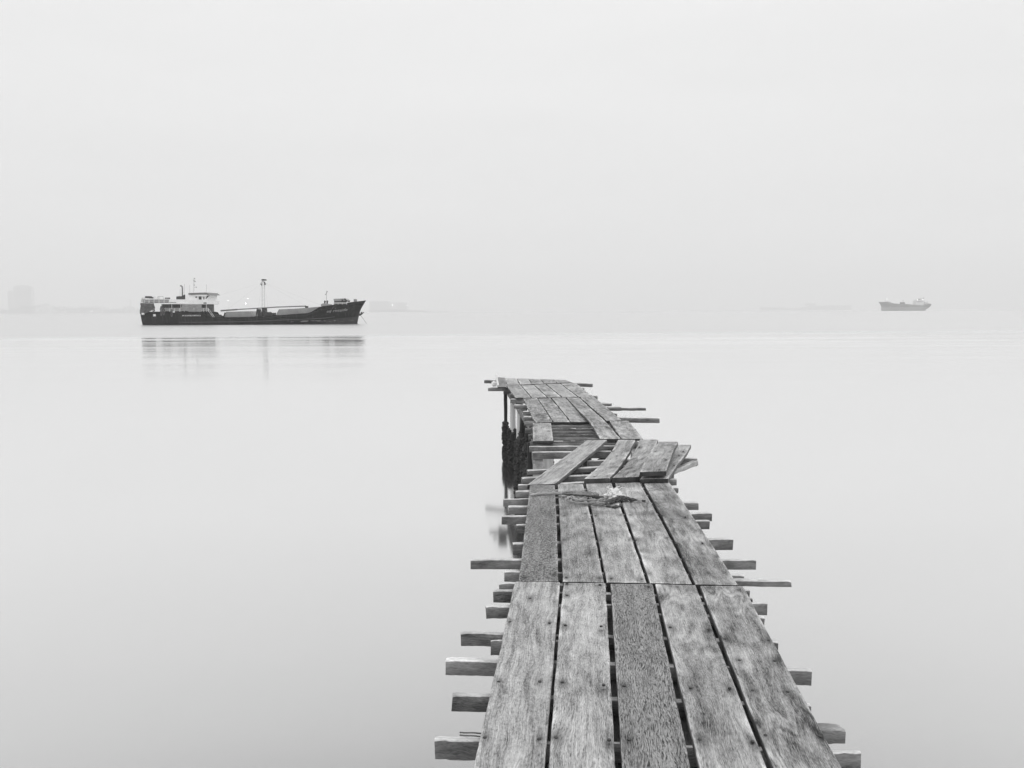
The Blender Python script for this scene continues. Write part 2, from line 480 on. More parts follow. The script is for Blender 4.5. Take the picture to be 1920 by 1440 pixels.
for i, (a, b, h, t, dz) in enumerate(beams):
    fr = [at(*a, ZB + dz), at(*b, ZB + dz)]
    ax = (fr[1] - fr[0]).normalized(); back = Vector((-ax.y, ax.x, 0)) * t
    mb = MB()
    # order so that faces point outwards: left edge line = back
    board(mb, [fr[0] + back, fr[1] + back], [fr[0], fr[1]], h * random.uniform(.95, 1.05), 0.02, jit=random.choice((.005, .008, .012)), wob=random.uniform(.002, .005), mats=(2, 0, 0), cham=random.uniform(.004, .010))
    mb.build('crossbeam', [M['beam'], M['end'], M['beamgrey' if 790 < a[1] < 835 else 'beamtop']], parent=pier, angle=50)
# odd-shaped timbers
def timber(name, pts, rad, mat='beam', seg=10, **kw):
    mb = MB(); mb.tube(pts, rad, seg, rough=kw.pop('rough', .25), rfreq=kw.pop('rfreq', 14), **kw)
    return mb.build(name, M[mat], parent=pier, angle=60)
def line(p, q, n=12, amp=0.0):
    out = []
    for i in range(n + 1):
        v = p.lerp(q, i / n)
        out.append(v + Vector((mn.noise(Vector((i*.4, p.x, 0))), mn.noise(Vector((i*.4, p.y, 5))), mn.noise(Vector((i*.4, p.x, 9))))) * amp)
    return out
mb = MB(); f = [at(1330,1086,1.366), at(1482,1088.5,1.366)]
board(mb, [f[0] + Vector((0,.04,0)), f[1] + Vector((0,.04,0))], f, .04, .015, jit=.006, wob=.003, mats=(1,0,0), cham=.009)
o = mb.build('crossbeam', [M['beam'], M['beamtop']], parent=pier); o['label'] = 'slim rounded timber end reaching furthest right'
timber('pole', line(at(1140,767,1.33), at(1211,767.5,1.33), 12, .004), .024, rough=.12)
# two stub timbers with torn ends beside the beams
mb = MB()
f = [at(1480,1368,1.36), at(1585,1368,1.36)]
board(mb, [f[0] + Vector((0,.05,0)), f[1] + Vector((-.02,.06,0))], f, .06, .012, jit=.012, wob=.006, mats=(0,0,0), cham=.008)
o = mb.build('crossbeam', [M['beam']], parent=pier); o['label'] = 'short timber with a rotten rounded end'
mb = MB()
f = [at(1190,910,1.34), at(1309,863.5,1.34)]
board(mb, [f[0] + Vector((-.03,.05,0)), f[1] + Vector((-.03,.05,0))], f, .05, .02, jit=.006, mats=(0,0,0))
o = mb.build('crossbeam', [M['pale']], parent=pier); o['label'] = 'slanting pale timber'
# thin splinter laths by the nearest beams
mb = MB()
for dy in (0, 5):
    mb.tube(line(at(862,1373 + dy,1.37), at(905,1375 + dy*1.2,1.37), 6, .004), .003, 5)
mb.build('splinter', M['beam'], parent=pier)

# stringers under the deck; unseen, first four added to black out the plank gaps
for pts, z in (([(985,1900),(1050,1095),(1043,905)], 1.28), ([(1195,1900),(1139,1095),(1096,905)], 1.28),
               ([(1455,1900),(1222,1095),(1150,905)], 1.28), ([(1690,1900),(1306,1095),(1203,905)], 1.28),
               ([(1012,905),(1003,800),(956,731)], 1.27), ([(1205,905),(1190,830),(1075,727)], 1.27)):
    P = [at(x, y, z) for x, y in pts]
    mb = MB()
    for a, b in zip(P, P[1:]):
        d = (b - a).normalized(); s_ = Vector((d.y, -d.x, 0)) * .06
        board(mb, [a - s_, b + d * .1 - s_], [a + s_, b + d * .1 + s_], .11, .08, mats=(0, 0, 0), jit=.006)
    mb.build('stringer_gap_backing', [M['beam']], parent=pier)

def pile(x, y, Y_or_top, r=0.05, lean=(0, 0), barn=0.6, crust=1.9, mat='pile', ztop=1.27, name='pile'):
    """x, y: plan position"""
    base = Vector((x, y, -1.75)); top = Vector((x + lean[0], y + lean[1], ztop))
    mb = MB(); mb.tube([base.lerp(top, i / 14) for i in range(15)], r, 14, rough=.12, rfreq=9)
    o = mb.build(name, M[mat], parent=pier, angle=60)
    if barn > 0:
        mc = MB()
        rnd = random.Random(int(x * 100 + y * 10))
        for k in range(420):
            z = rnd.uniform(-.45, barn + .05)
            if z > barn - .12 and rnd.random() < .5: continue
            an = rnd.uniform(0, 6.283)
            c = base.lerp(top, (z + 1.75) / (ztop + 1.75))
            rr = r * (1 + (crust - 1) * rnd.uniform(.6, 1.15))
            q = c + Vector((math.cos(an), math.sin(an), 0)) * rr * .93
            s_ = rnd.choice((.012, .018, .026, .040))
            out = Vector((math.cos(an), math.sin(an), rnd.uniform(-.3, .3)))
            mc.tube([c + (q - c) * .5, q, q + out * s_ * .8], [s_ * 1.25, s_, s_ * .45], 5)
        n = 16
        zz = [-.35 + (barn + .35) * i / n for i in range(n + 1)]
        mc.tube([base.lerp(top, (z + 1.75) / (ztop + 1.75)) for z in zz],
                [r * (1 + (crust - 1) * .72 * (0.35 if i == n else 1)) for i in range(n + 1)], 14, rough=.3, rfreq=30)
        mc.build('barnacle_crust', M['barn'], parent=o, angle=60)
    return o

def ground(xp, yp, Y=None):
    p = at(xp, yp, WZ)
    return p.x, p.y
# far-end piles, surveyed at the water line
x, y = ground(948.5, 850); pA = pile(x, y, 0, r=.042, barn=.42, crust=1.7, ztop=1.2)
x, y = ground(962, 861); o = pile(x, y, 0, r=.062, barn=.36, crust=1.75, mat='conc'); o['label'] = 'pale concrete sleeved pile'
x, y = ground(971, 884); o = pile(x, y, 0, r=.055, lean=(.04, 0), barn=.34, crust=1.7, mat='conc'); o['label'] = 'pale concrete sleeved pile'
x, y = ground(965, 924); pile(x, y, 0, r=.06, lean=(.17, .0), barn=.85, crust=1.5)
x, y = ground(973, 945); pile(x, y, 0, r=.065, lean=(.19, .0), barn=.85, crust=1.5)
x, y = ground(984, 985); pile(x, y, 0, r=.05, lean=(.12, .0), barn=.75, crust=1.6)
x, y = ground(985, 1040); pile(x, y, 0, r=.05, lean=(.08, .0), barn=.6, crust=1.5)
x, y = ground(1003, 1040); pile(x, y, 0, r=.05, lean=(.0, .0), barn=.8, crust=1.5)
x, y = ground(1075, 990); pile(x, y, 0, r=.06, lean=(-.1, .0), barn=.7, crust=1.5)
x, y = ground(1100, 1040); pile(x, y, 0, r=.06, barn=.6, crust=1.5)
for (xp, yp) in ((1030, 870), (1085, 900), (1130, 960), (1190, 1060), (1240, 1150)):
    x, y = ground(xp, yp); pile(x, y, 0, r=.055, barn=.55, crust=1.5)
for (xx, yy) in ((.30, 5.0), (1.1, 5.0), (.2, 3.4), (.9, 3.4), (.1, 1.8), (.8, 1.8)):
    pile(xx, yy, 0, r=.055, barn=.5, crust=1.4)
# pale posts in the open gap below the missing planks
x, y = ground(1022, 1020); o = pile(x, y, 0, r=.045, mat='conc', barn=.35, crust=1.4, ztop=1.2); o['label'] = 'pale concrete sleeved pile'
x, y = ground(1048, 1000); o = pile(x, y, 0, r=.05, mat='conc', barn=.35, lean=(-.15, 0), crust=1.4, ztop=1.22); o['label'] = 'pale concrete sleeved pile'
# bolster block on the far pile
p = at(944, 730, 1.34); q = at(957, 730, 1.34)
mb = MB(); board(mb, [p + Vector((0,.14,0)), q + Vector((0,.14,0))], [p, q], .11, .02, jit=.008, mats=(0,0,0))
mb.build('bolster_block', [M['beam']], parent=pier)

# ------------------------------------------------------------------ loose things on the jetty
G = 'loose planks lying over the hole in the jetty'
def loose(L, Rr, mat, z0, z1, label, nails=(), t=.045, res=.018, group=G, sidem='side'):
    Lp = edge(L, z0, z1); Rp = edge(Rr, z0, z1)
    mb = MB()
    NP = []
    for q in nails:
        best = None
        rs = resample(Lp, 40); rr = resample(Rp, 40)
        for k in range(41):
            c = (rs[k] + rr[k]) / 2
            pp = at(q[0], q[1], c.z)
            d = abs((pp - c).dot((Lp[-1] - Lp[0]).normalized()))
            if best is None or d < best[0]: best = (d, pp)
        NP.append(best[1])
    board(mb, Lp, Rp, t, res, [(p, .9) for p in NP], mats=(0, 2, 1), jit=.003)
    o = mb.build('loose_plank', [M[mat], M['end'], M[sidem]], angle=50)
    tag(o, label, 'plank', group)
    for p in NP: put_nail(p, o)
    return o
loose([(988,909),(1043,868),(1101,825)], [(1040,907),(1088,867),(1138,824.5)], 'streak', 1.401, 1.47, 'streaky loose plank lying diagonally across the open gap', t=.04)
loose([(1095,897.6),(1119.6,877),(1138,857),(1148.6,843),(1159,824)],
      [(1142.8,896),(1161,876),(1173.8,857.4),(1181.5,844),(1191.5,824)], 'swirl', 1.448, 1.50,
      'warped loose plank right of the diagonal one, dark butt end towards us',
      [(1147,845.5),(1178,845.5),(1156.5,855),(1167,855),(1157,876),(1170,875),(1114,893.5),(1139,892.5)])
loose([(1148,895.7),(1169,876),(1184,856),(1193,840),(1200,823.4)],
      [(1198,893.7),(1208,872),(1217,853.5),(1227.8,838),(1234,823.8)], 'swirl', 1.448, 1.51,
      'warped pale loose plank with one corner of the short top plank resting on it',
      [(1191,891.5),(1198.7,838.3),(1183,856.7)], sidem='end')
loose([(1199.4,884.5),(1207,869),(1217,853),(1226,840),(1235.5,827.7)],
      [(1248.9,883),(1258.2,856),(1264.7,840),(1271.3,827.7)], 'pale', 1.515, 1.56,
      'short figured loose plank lying uppermost on the stack at the right',
      [(1215,880.5),(1236,880.5),(1220.5,863),(1229,846.6),(1257,847.5),(1249,862)], t=.046)
loose([(1200,898),(1218,872),(1237,851),(1254,833)],
      [(1252.8,897),(1268.7,873),(1285.8,850.8),(1295.7,833.7)], 'pale', 1.445, 1.47,
      'darker loose plank half hidden beneath the short figured one, at the right edge',
      [(1281,846),(1273,853),(1264,872)], t=.04)
# grey board end and pale stake at the far end
o = loose([(933,725.5),(933,707)], [(949.5,725.5),(947.5,708)], 'moss', 1.44, 1.50, 'dark rough short board lying on the far left corner of the jetty', t=.03, group=None)
p = at(934, 724, 1.43); q = at(930.6, 703.5, 1.62)
mb = MB(); mb.tube(line(p, q, 8, .006), [.024]*4 + [.022]*5, 10, rough=.1)
o = mb.build('stake', M['conc']); tag(o, 'pale round stake leaning by the far left corner of the jetty', 'stake')
def lump(c, r, amp, fr, sub=24, flat=1.0):
    mb = MB(); vs = []; fs = []
    for i in range(sub + 1):
        th = math.pi * i / sub
        for k in range(sub * 2):
            ph = math.pi * k / sub
            d = Vector((math.sin(th) * math.cos(ph), math.sin(th) * math.sin(ph), math.cos(th)))
            s_ = 1 + amp * mn.noise(d * fr + Vector(c)) + amp * .7 * abs(mn.noise(d * fr * 2.3)) + amp * .4 * mn.noise(d * fr * 5)
            vs.append(Vector(c) + Vector((d.x * r[0], d.y * r[1], d.z * r[2])) * s_)
    w = sub * 2
    for i in range(sub):
        for k in range(w):
            fs.append((i*w+k, (i+1)*w+k, (i+1)*w+(k+1)%w, i*w+(k+1)%w))
    mb.add(vs, fs, 0, None, True)
    return mb
c = at(926.5, 722, 1.42)
mb = lump(c + Vector((0, 0, .03)), (.05, .05, .05), .5, 2.2, 12)
o = mb.build('rag', M['cloth']); tag(o, 'small pale rag knotted on the far left beam end', 'rag')

# driftwood stick and torn netting
def dk(x, y, dz=0.0): return at(x, y, DECK + dz)
mb = MB()
P = [dk(994,928.5,.02), dk(1010,926,.025), dk(1030,925.5,.028), dk(1050,925,.03), dk(1066,924.5,.034), dk(1084,925,.038), dk(1100,926.5,.038), dk(1115,927.5,.032), dk(1122,929,.028)]
PP = resample(P, 60)
RR = [.007 + .017 * min(1, (i / 40)) + .002 * math.sin(i) - (.006 if i > 57 else 0) for i in range(61)]
mb.tube(PP[:29], RR[:29], 12, rough=.35, rfreq=22)
mb.tube(PP[28:], RR[28:], 12, mi=1, rough=.35, rfreq=22)
mb.tube(resample([dk(993,925,.01), dk(1004,926.5,.02), dk(1018,926,.022)], 10), .006, 6, rough=.3)
mb.tube(resample([dk(1112,931,.02), dk(1125,932.5,.02), dk(1133,932,.012)], 12), [.018 - .001 * i for i in range(13)], 8, mi=2, rough=.5)
o = mb.build('driftwood_stick', [M['stick'], M['streak'], M['rag']], angle=60)
tag(o, 'bleached driftwood stick lying across the planks, split at its left tip', 'driftwood')
mb = MB()
rnd = random.Random(5)
for k, (pts, w) in enumerate((
   ([(1066,932,.020),(1064,937,.035),(1071,941,.045),(1092,943.5,.035),(1118,945,.030),(1142,943,.03)], .009),
   ([(1068,933,.040),(1080,936.5,.055),(1098,938,.045),(1120,937.5,.040),(1140,934,.03)], .010),
   ([(1070,938,.015),(1088,941,.020),(1108,942,.050),(1128,940,.040),(1144,938,.02)], .007),
   ([(1076,945,.008),(1096,946,.010),(1120,947,.012),(1146,949,.012),(1160,948,.01)], .006),
   ([(1064,936,.060),(1070,932,.070),(1084,933.5,.055),(1100,935,.060)], .006))):
    Q = resample([dk(*q) for q in pts], 34)
    mb.tube(Q, [w * (1 + .45 * math.sin(i * .9 + k * 2)) for i in range(35)], 7, rough=.5, rfreq=40)
o = mb.build('palm_fibre', M['fibre'], angle=60)
tag(o, 'flattened strips of dry palm fibre lying just below the driftwood stick', 'palm fibre')
c = dk(1150, 939, .0)
net = empty('torn_netting', c, 'crumpled pale scrap of torn netting twisted into a dark tail on the planks', 'netting')
mb = lump(c + Vector((0, .0, .040)), (.060, .05, .050), .65, 2.3, 34)
for k in range(16):
    a0 = rnd.uniform(0, 6.28); r0 = rnd.uniform(.02, .075)
    p0 = c + Vector((math.cos(a0) * r0, math.sin(a0) * r0, rnd.uniform(.01, .10)))
    P = [p0]
    for j in range(4):
        P.append(P[-1] + Vector((rnd.uniform(-.035, .035), rnd.uniform(-.03, .03), rnd.uniform(-.025, .02))))
    for q in P: q.z = max(DECK + .004, q.z)
    mb.tube(resample(P, 10), .0022, 4)
mb.build('net_scrap', M['cloth'], parent=net, angle=60)
mb = MB()
for k in range(5):
    ph = k * 1.256
    P = []
    for i in range(31):
        u = i / 30
        b = dk(1134 + u * 76, 946.5 - 10 * math.sin(min(1, u * 2.2) * 1.4) + (4 if u > .6 else 2) * u, .016)
        rr = .026 * (math.sin(math.pi * min(1, .15 + u)) ** .7 if u < .85 else .35)
        P.append(b + Vector((0, math.cos(ph + u * 11) * rr, abs(math.sin(ph + u * 11)) * rr)))
    mb.tube(P, [.013 * (1 - .5 * (i / 30)) for i in range(31)], 6, rough=.7, rfreq=35)
mb.tube(resample([dk(1137,948,.012), dk(1148,950.5,.016), dk(1160,949.5,.02), dk(1166,946,.02)], 16), [.010 + .005 * math.sin(i) for i in range(17)], 7, rough=.6, rfreq=35)
mb.build('twisted_tail', M['rag'], parent=net, angle=60)
mb = MB()
for k in range(6):
    mb.tube(resample([dk(1186 + k*2, 942 - k*.6, .03), dk(1197, 941.5 - k*.7, .02 + .004*k), dk(1206 + k, 942 - k*1.1, .012), dk(1214 - k, 943 - k*1.6, .01)], 10), [.005 - .0003*i for i in range(11)], 5, rough=.5, rfreq=50)
mb.build('frayed_end', M['stick'], parent=net, angle=60)

# ------------------------------------------------------------------ near coaster
YS = 212.0; BM = 9.2
def sp(x, y, d=0.0):
    return atY(x, y, YS + d)
MP = YS / F
def hullmat():
    m, t = newmat('worn_black_hull_paint')
    tc = t.n('ShaderNodeTexCoord').outputs['Object']
    n = t.noise(t.vm('MULTIPLY', tc, (.25, .25, .9)), 1.0, 6, .65)
    n2 = t.noise(t.vm('MULTIPLY', tc, (2.2, 2.2, .35)), 1.0, 4, .6)
    sx = t.n('ShaderNodeSeparateXYZ', {0: tc})
    z = sx.outputs[2]; x = sx.outputs[0]
    c = t.m('MULTIPLY_ADD', t.m('SUBTRACT', n, .5), .025, .008)
    c = t.m('ADD', c, t.m('MULTIPLY', t.rng(n2, .52, .72), .035))
    # scuffed pale paint marks near the water line in the forward half
    band = t.m('MULTIPLY', t.rng(z, .35, .5), t.rng(z, .85, .7))
    sc = t.noise(t.vm('MULTIPLY', tc, (.55, .1, 2.5)), 1.0, 3, .6)
    c = t.m('ADD', c, t.m('MULTIPLY', t.m('MULTIPLY', band, t.rng(sc, .54, .6)), t.m('MULTIPLY', t.rng(x, 5, 14), .28)))
    # worn grey boot paint under the bow
    boot = t.m('MULTIPLY', t.rng(x, 16, 22), t.rng(t.m('SUBTRACT', z, t.m('MULTIPLY', t.m('SUBTRACT', x, 16), .10)), .6, .5))
    c = t.m('ADD', c, t.m('MULTIPLY', boot, .035))
    c = t.m('MAXIMUM', c, .003)
    col = t.n('ShaderNodeCombineColor', {0: c, 1: c, 2: c}).outputs[0]
    t.out(t.n('ShaderNodeBsdfPrincipled', {'Base Color': col, 'Roughness': .7, 'Specular IOR Level': .1}).outputs[0])
    return m
M['hull'] = hullmat()
M['white'] = plain('ship_white_paint', .88, .5, .08, 1.2)
M['lgrey'] = plain('ship_grey_paint', .32, .6, .15, 1.5)
M['tarp'] = plain('grey_tarpaulin', .11, .8, .25, 1.2, bump=.5)
M['tarp2'] = plain('light_grey_tarpaulin', .30, .8, .25, .8, bump=.5)
M['roofg'] = plain('grey_roof_paint', .16, .7, .15, 1.0)
M['dark'] = plain('dark_machinery', .035, .6, .4, 2)
M['glass'] = plain('dark_window_glass', .03, .15, .05, 1, spec=.6)
M['rail'] = plain('rail_paint', .75, .5, .2, 3)
M['letters'] = plain('lettering_paint', .75, .6, .05, 3)

def interp(tab, x):
    if x <= tab[0][0]: return tab[0][1]
    for a, b in zip(tab, tab[1:]):
        if x <= b[0]: return a[1] + (b[1] - a[1]) * (x - a[0]) / (b[0] - a[0])
    return tab[-1][1]

def hull(prof, stem, stern, Y0, beam, conv, nst=72, nlev=10, mat=None, parent=None, bow_right=True, bwl=.75):
    """prof: sheer line pixels, stem / stern: pixel outlines from top to water"""
    sheer = sorted([(conv(*p).x, conv(*p).z) for p in prof])
    st = sorted([(conv(*p, beam/2).z, conv(*p, beam/2).x) for p in stem])
    nn = len(stern) - 1
    sn = sorted([(conv(*p, beam*(.10+.22*i/nn)).z, conv(*p, beam*(.10+.22*i/nn)).x) for i, p in enumerate(stern)])
    yc = Y0 + beam / 2
    x0 = sheer[0][0]; x1 = sheer[-1][0]
    mb = MB(); vs = []
    for side in (-1, 1):
        for i in range(nst + 1):
            u = i / nst
            xt = x0 + (x1 - x0) * u
            zt = interp(sheer, xt)
            for k in range(nlev + 1):
                z = -1.2 + (zt + 1.2) * k / nlev
                zz = max(0.0, z)
                xa = interp(sn, zz); xb = interp(st, zz)
                if not bow_right: xa, xb = xb, xa
                x = xa + (xb - xa) * u
                ub = u if bow_right else 1 - u
                fz = max(0, min(1, z / max(.1, zt)))
                fb = 1 - max(0, (ub - (.62 + .16 * fz)) / (1 - (.62 + .16 * fz))) ** (1.7 + .8 * fz)
                fs_ = 1 - (1 - (.36 + .44 * fz)) * max(0, (.13 - ub) / .13) ** 2
                hb = beam / 2 * max(.004, fb * fs_) * (1 if z > 0 else .96)
                vs.append((x, yc + side * hb, z))
    K = nlev + 1; N = nst + 1
    fs = []
    for i in range(nst):
        for k in range(nlev):
            a = i*K+k; fs.append((a, a+K, a+K+1, a+1))
            b = N*K + a; fs.append((b, b+1, b+K+1, b+K))
        # deck, set below the bulwark top
    for k in range(nlev):
        a = k; b = N*K + k
        fs.append((a, a+1, b+1, b))
        a = nst*K + k; b = N*K + nst*K + k
        fs.append((a, b, b+1, a+1))
    for i in range(nst):
        a = i*K + nlev - 1; b = N*K + a
        fs.append((a, a+K, b+K, b))
    mb.add(vs, fs, 0, None, True)
    o = mb.build('hull', mat, parent=parent, angle=35)
    return o, sheer, yc

pc = sp(473, 609, 4)
ship = empty('cargo_ship', (pc.x, YS + BM / 2, 0), 'dark rusty coaster with a white wheelhouse aft, anchored at left', 'ship')
prof = [(263,584.3),(300,584.6),(391,584.3),(394,587),(398,591.5),(402,594.3),(418,595),(470,594.3),(517,592),(545,590.3),(571.8,588.2),(590,587.2),(596,586),(602,582),(610,575.4),(618,573.4),(624.5,573),(640,570.2),(661.6,566.4),(676,564.4),(685.6,562.7)]
stem = [(687,562.5),(682.5,569.5),(678,577),(674.8,584.3),(672,596),(669.8,608)]
stern = [(262.6,584.3),(263.6,593.5),(265,602),(266.8,610)]
hl, sheer, yc = hull(prof, stem, stern, YS, BM, sp, mat=M['hull'], parent=ship)

def sbox(mb, x0, y0, x1, y1, d0=.6, d1=8.6, mi=0):
    a = sp(x0, y1, d0); b = sp(x1, y0, d0)
    mb.box((a.x, YS + d0, a.z), (b.x, YS + d1, b.z), mi)
def spoly(mb, pts, d0, d1, mi=0):
    mb.prism([(sp(*p, d0).x, sp(*p, d0).z) for p in pts], YS + d0, YS + d1, mi)
def part(fn, name, mat, parent=None, label=None):
    mb = MB(); fn(mb); o = mb.build(name, mat, parent=parent or ship, angle=45)
    if label: o['label'] = label
    return o
def stube(mb, pts, r, d=1.0, seg=6):
    mb.tube([sp(x, y, d) for x, y in pts], r, seg)

# poop: recessed accommodation wall with openings, boat deck above
def f(mb):
    sbox(mb, 303, 569, 387, 586, 1.9, 7.3)
acc = part(f, 'deckhouse', M['tarp'])
for (x0, y0, x1, y1) in ((303.5,570.6,316,579.5),(318,571,323,578),(325.5,570.6,333,578.5),(334.5,571,341.5,579),(344,571,349,582),(378,571.5,383.5,578),(378,578.5,389,584)):
    part(lambda mb: sbox(mb, x0, y0, x1, y1, 1.82, 1.95), 'window', M['dark'], acc)
part(lambda mb: sbox(mb, 390.5, 577, 393.5, 584.5, 1.2, 3), 'locker', M['dark'])
def f(mb):
    spoly(mb, [(264,567.6),(300,568.4),(387.5,568.4),(387.5,570.4),(300,570.2),(264,569.2)], .05, 9.1)
part(f, 'boat_deck', M['white'])
def f(mb):
    spoly(mb, [(317,561.5),(353,561.3),(353,566.5),(317,566.5)], .3, .4)
    spoly(mb, [(353,563),(388,563),(388,570),(353,570)], .08, 8.8)
part(f, 'bulwark_panel', M['white'])
part(lambda mb: sbox(mb, 381.5, 567.2, 387.3, 569.2, .04, .1), 'opening', M['dark'])
def f(mb):
    sbox(mb, 267.5, 561.6, 317, 567.6, 2.2, 6.8)
part(f, 'engine_casing', M['tarp'])
part(lambda mb: spoly(mb, [(330.5,556),(336,555.2),(338,556.5),(346,552.3),(346.7,561.2),(330.5,561.2)], 2.5, 6.5), 'funnel_casing', M['dark'])
part(lambda mb: sbox(mb, 347.5, 552, 353.5, 561.3, 2.5, 6.5), 'white_locker', M['white'])
part(lambda mb: stube(mb, [(342,556),(342,541),(341.5,537.5),(340,536),(337.8,535.8)], .17, 4, 10), 'exhaust_pipe', M['roofg'])
def f(mb):
    spoly(mb, [(353.5,552.8),(388,552.5),(386,563.2),(353.5,563.2)], .9, 8.3)
wh = part(f, 'wheelhouse', M['white'])
for (x0, y0, x1, y1) in ((372.8,556,377.6,561.6),(381.3,556.5,383,561.3),(366.5,556,369,558.6)):
    part(lambda mb: sbox(mb, x0, y0, x1, y1, .84, .95), 'window', M['glass'], wh)
part(lambda mb: spoly(mb, [(353.2,549.5),(386,548.4),(388,549.6),(392,552.6),(353.2,552.4)], .5, 8.7), 'wheelhouse_roof', M['roofg'])
part(lambda mb: spoly(mb, [(366,552.7),(388.5,552.7),(386,555.4),(366,555.2)], .3, .9), 'fascia', M['white'])
part(lambda mb: spoly(mb, [(388,555),(392,554),(386.5,560),(385,560)], .9, 1.2), 'bridge_wing_brace', M['dark'])
def f(mb):
    stube(mb, [(362,550),(363.6,545),(363.6,521)], .045, 4.5)
    stube(mb, [(363,526),(366.5,528)], .12, 4.5); stube(mb, [(365.3,521.6),(365.3,523.4)], .12, 4.5)
    stube(mb, [(363.6,534),(364.6,535)], .14, 4.5); stube(mb, [(367,538.3),(369,538.6)], .10, 4.5)
    stube(mb, [(363.6,538.5),(369,538.5)], .03, 4.5)
part(f, 'signal_mast', M['tarp2'])
for x, y0, y1 in ((346,533,552),(355.7,534,549.5),(387,533,549),(337.5,542,555)):
    part(lambda mb: stube(mb, [(x, y1), (x, y0)], .03, 3.5, 5), 'antenna', M['tarp2'])
# rails
def rail(mb, x0, x1, y0, y1, d=.12, step=9.5, bars=3, r=.055):
    n = max(1, round((x1 - x0) / step))
    for i in range(n + 1):
        x = x0 + (x1 - x0) * i / n
        stube(mb, [(x, y1), (x, y0)], r * 1.3, d, 5)
    for k in range(bars):
        y = y0 + (y1 - y0) * k / bars
        stube(mb, [(x0, y), (x1, y)], r, d, 5)
part(lambda mb: rail(mb, 270, 317, 560.5, 568), 'railing', M['rail'])
part(lambda mb: rail(mb, 300, 391, 578, 584.4), 'railing', M['rail'])
def f(mb):
    for k in range(4):
        stube(mb, [(266 - k * .4, 559 + k * 2.2), (272, 559 + k * 2.4)], .07, .3, 5)
    stube(mb, [(264,567.5),(266.5,558.5)], .06, .3, 5)
part(f, 'railing', M['tarp2'])
def f(mb):
    sbox(mb, 272, 555.3, 279, 559, 1.5, 3.5); sbox(mb, 279.5, 557, 286, 559.5, 1.5, 3.5)
part(f, 'life_raft', M['dark'])
def f(mb):
    sbox(mb, 271, 559.8, 283, 561.5, .5, 5); sbox(mb, 287, 556, 294, 561.6, 2, 4)
part(f, 'deck_locker', M['white'])
def f(mb):
    stube(mb, [(296,562),(296,556),(305.5,555.6),(306.5,562)], .06, 1.2)
part(f, 'awning_frame', M['tarp2'])
for x in (311.5, 316.5):
    part(lambda mb: stube(mb, [(x - 2, 559.5), (x + 2, 559.5)], .22, 3, 8), 'drum', M['dark'])
for x in (303.5, 322, 339, 387):
    part(lambda mb: stube(mb, [(x, 584.4), (x, 570)], .06, .3), 'stanchion', M['rail'])
# tarpaulins, folded cloth hung outside the stern and the rail
def drape(mb, out, nx, nz, d, amp, seed):
    """out: function (u, v) -> pixel"""
    vs = []; fs = []
    for j in range(2):
        for i in range(nx + 1):
            for k in range(nz + 1):
                u = i / nx; v = k / nz
                x, y = out(u, v)
                q = sp(x, y, d)
                q.y += amp * (mn.noise(Vector((u * 5 + v * 3, v * 2.2 - u * 3, seed))) + .5 * mn.noise(Vector((u * 13, v * 6, seed)))) + j * .05
                vs.append(q)
    W = nz + 1; T = (nx + 1) * W
    for i in range(nx):
        for k in range(nz):
            a = i*W+k
            fs.append((a, a+1, a+W+1, a+W)); fs.append((T+a, T+a+W, T+a+W+1, T+a+1))
    for i in range(nx):
        a = i*W; fs.append((a, a+W, T+a+W, T+a)); a += nz; fs.append((a, T+a, T+a+W, a+W))
    for k in range(nz):
        a = k; fs.append((a, T+a, T+a+1, a+1)); a = nx*W+k; fs.append((a, a+1, T+a+1, T+a))
    mb.add(vs, fs, 0, None, True)
def o1(u, v):
    x = 263.5 + 25 * u; top = 568.2 + u * .4
    bot = interp([(0,588.5),(.25,589.2),(.5,586),(.8,582.5),(1,577)], u)
    return (x - (1.5 * v if u < .1 else 0), top + (bot - top) * v)
part(lambda mb: drape(mb, o1, 30, 16, -.15, .35, 2.0), 'tarpaulin', M['tarp'], label='dark tarpaulin hung round the stern')
def o2(u, v):
    x = 342 + 36 * u - 3 * v * (1 - u); top = 570.2
    bot = interp([(0,580.5),(.2,582.5),(.45,584.2),(1,585)], u)
    return (x, top + (bot - top) * v)
part(lambda mb: drape(mb, o2, 30, 12, .0, .22, 7.0), 'tarpaulin', M['tarp2'], label='grey tarpaulin hung along the rail')
# bundles of rope and fenders over the poop side
for (x, y0, y1, r) in ((288,573,586,.30),(302.5,574,592,.26),(307,577,591,.22),(322,580,594,.16)):
    def f(mb):
        for k in range(5):
            a = k * 1.25
            stube(mb, [(x + math.sin(a) * 1.0, y0), (x + math.sin(a) * 2.4, (y0*2+y1)/3), (x + math.cos(a) * 2.2, (y0+2*y1)/3), (x + math.cos(a + 1) * .9, y1)], r * .32, -.1 - .05 * k, 5)
    part(f, 'rope_bundle', M['tarp'])
for (x0, y0, x1, y1) in ((265.5,586.6,270,590),(287.3,589,291.3,593.2),(324,583.5,327,586)):
    part(lambda mb: sbox(mb, x0, y0, x1, y1, -.35, -.05), 'fender', M['white'])
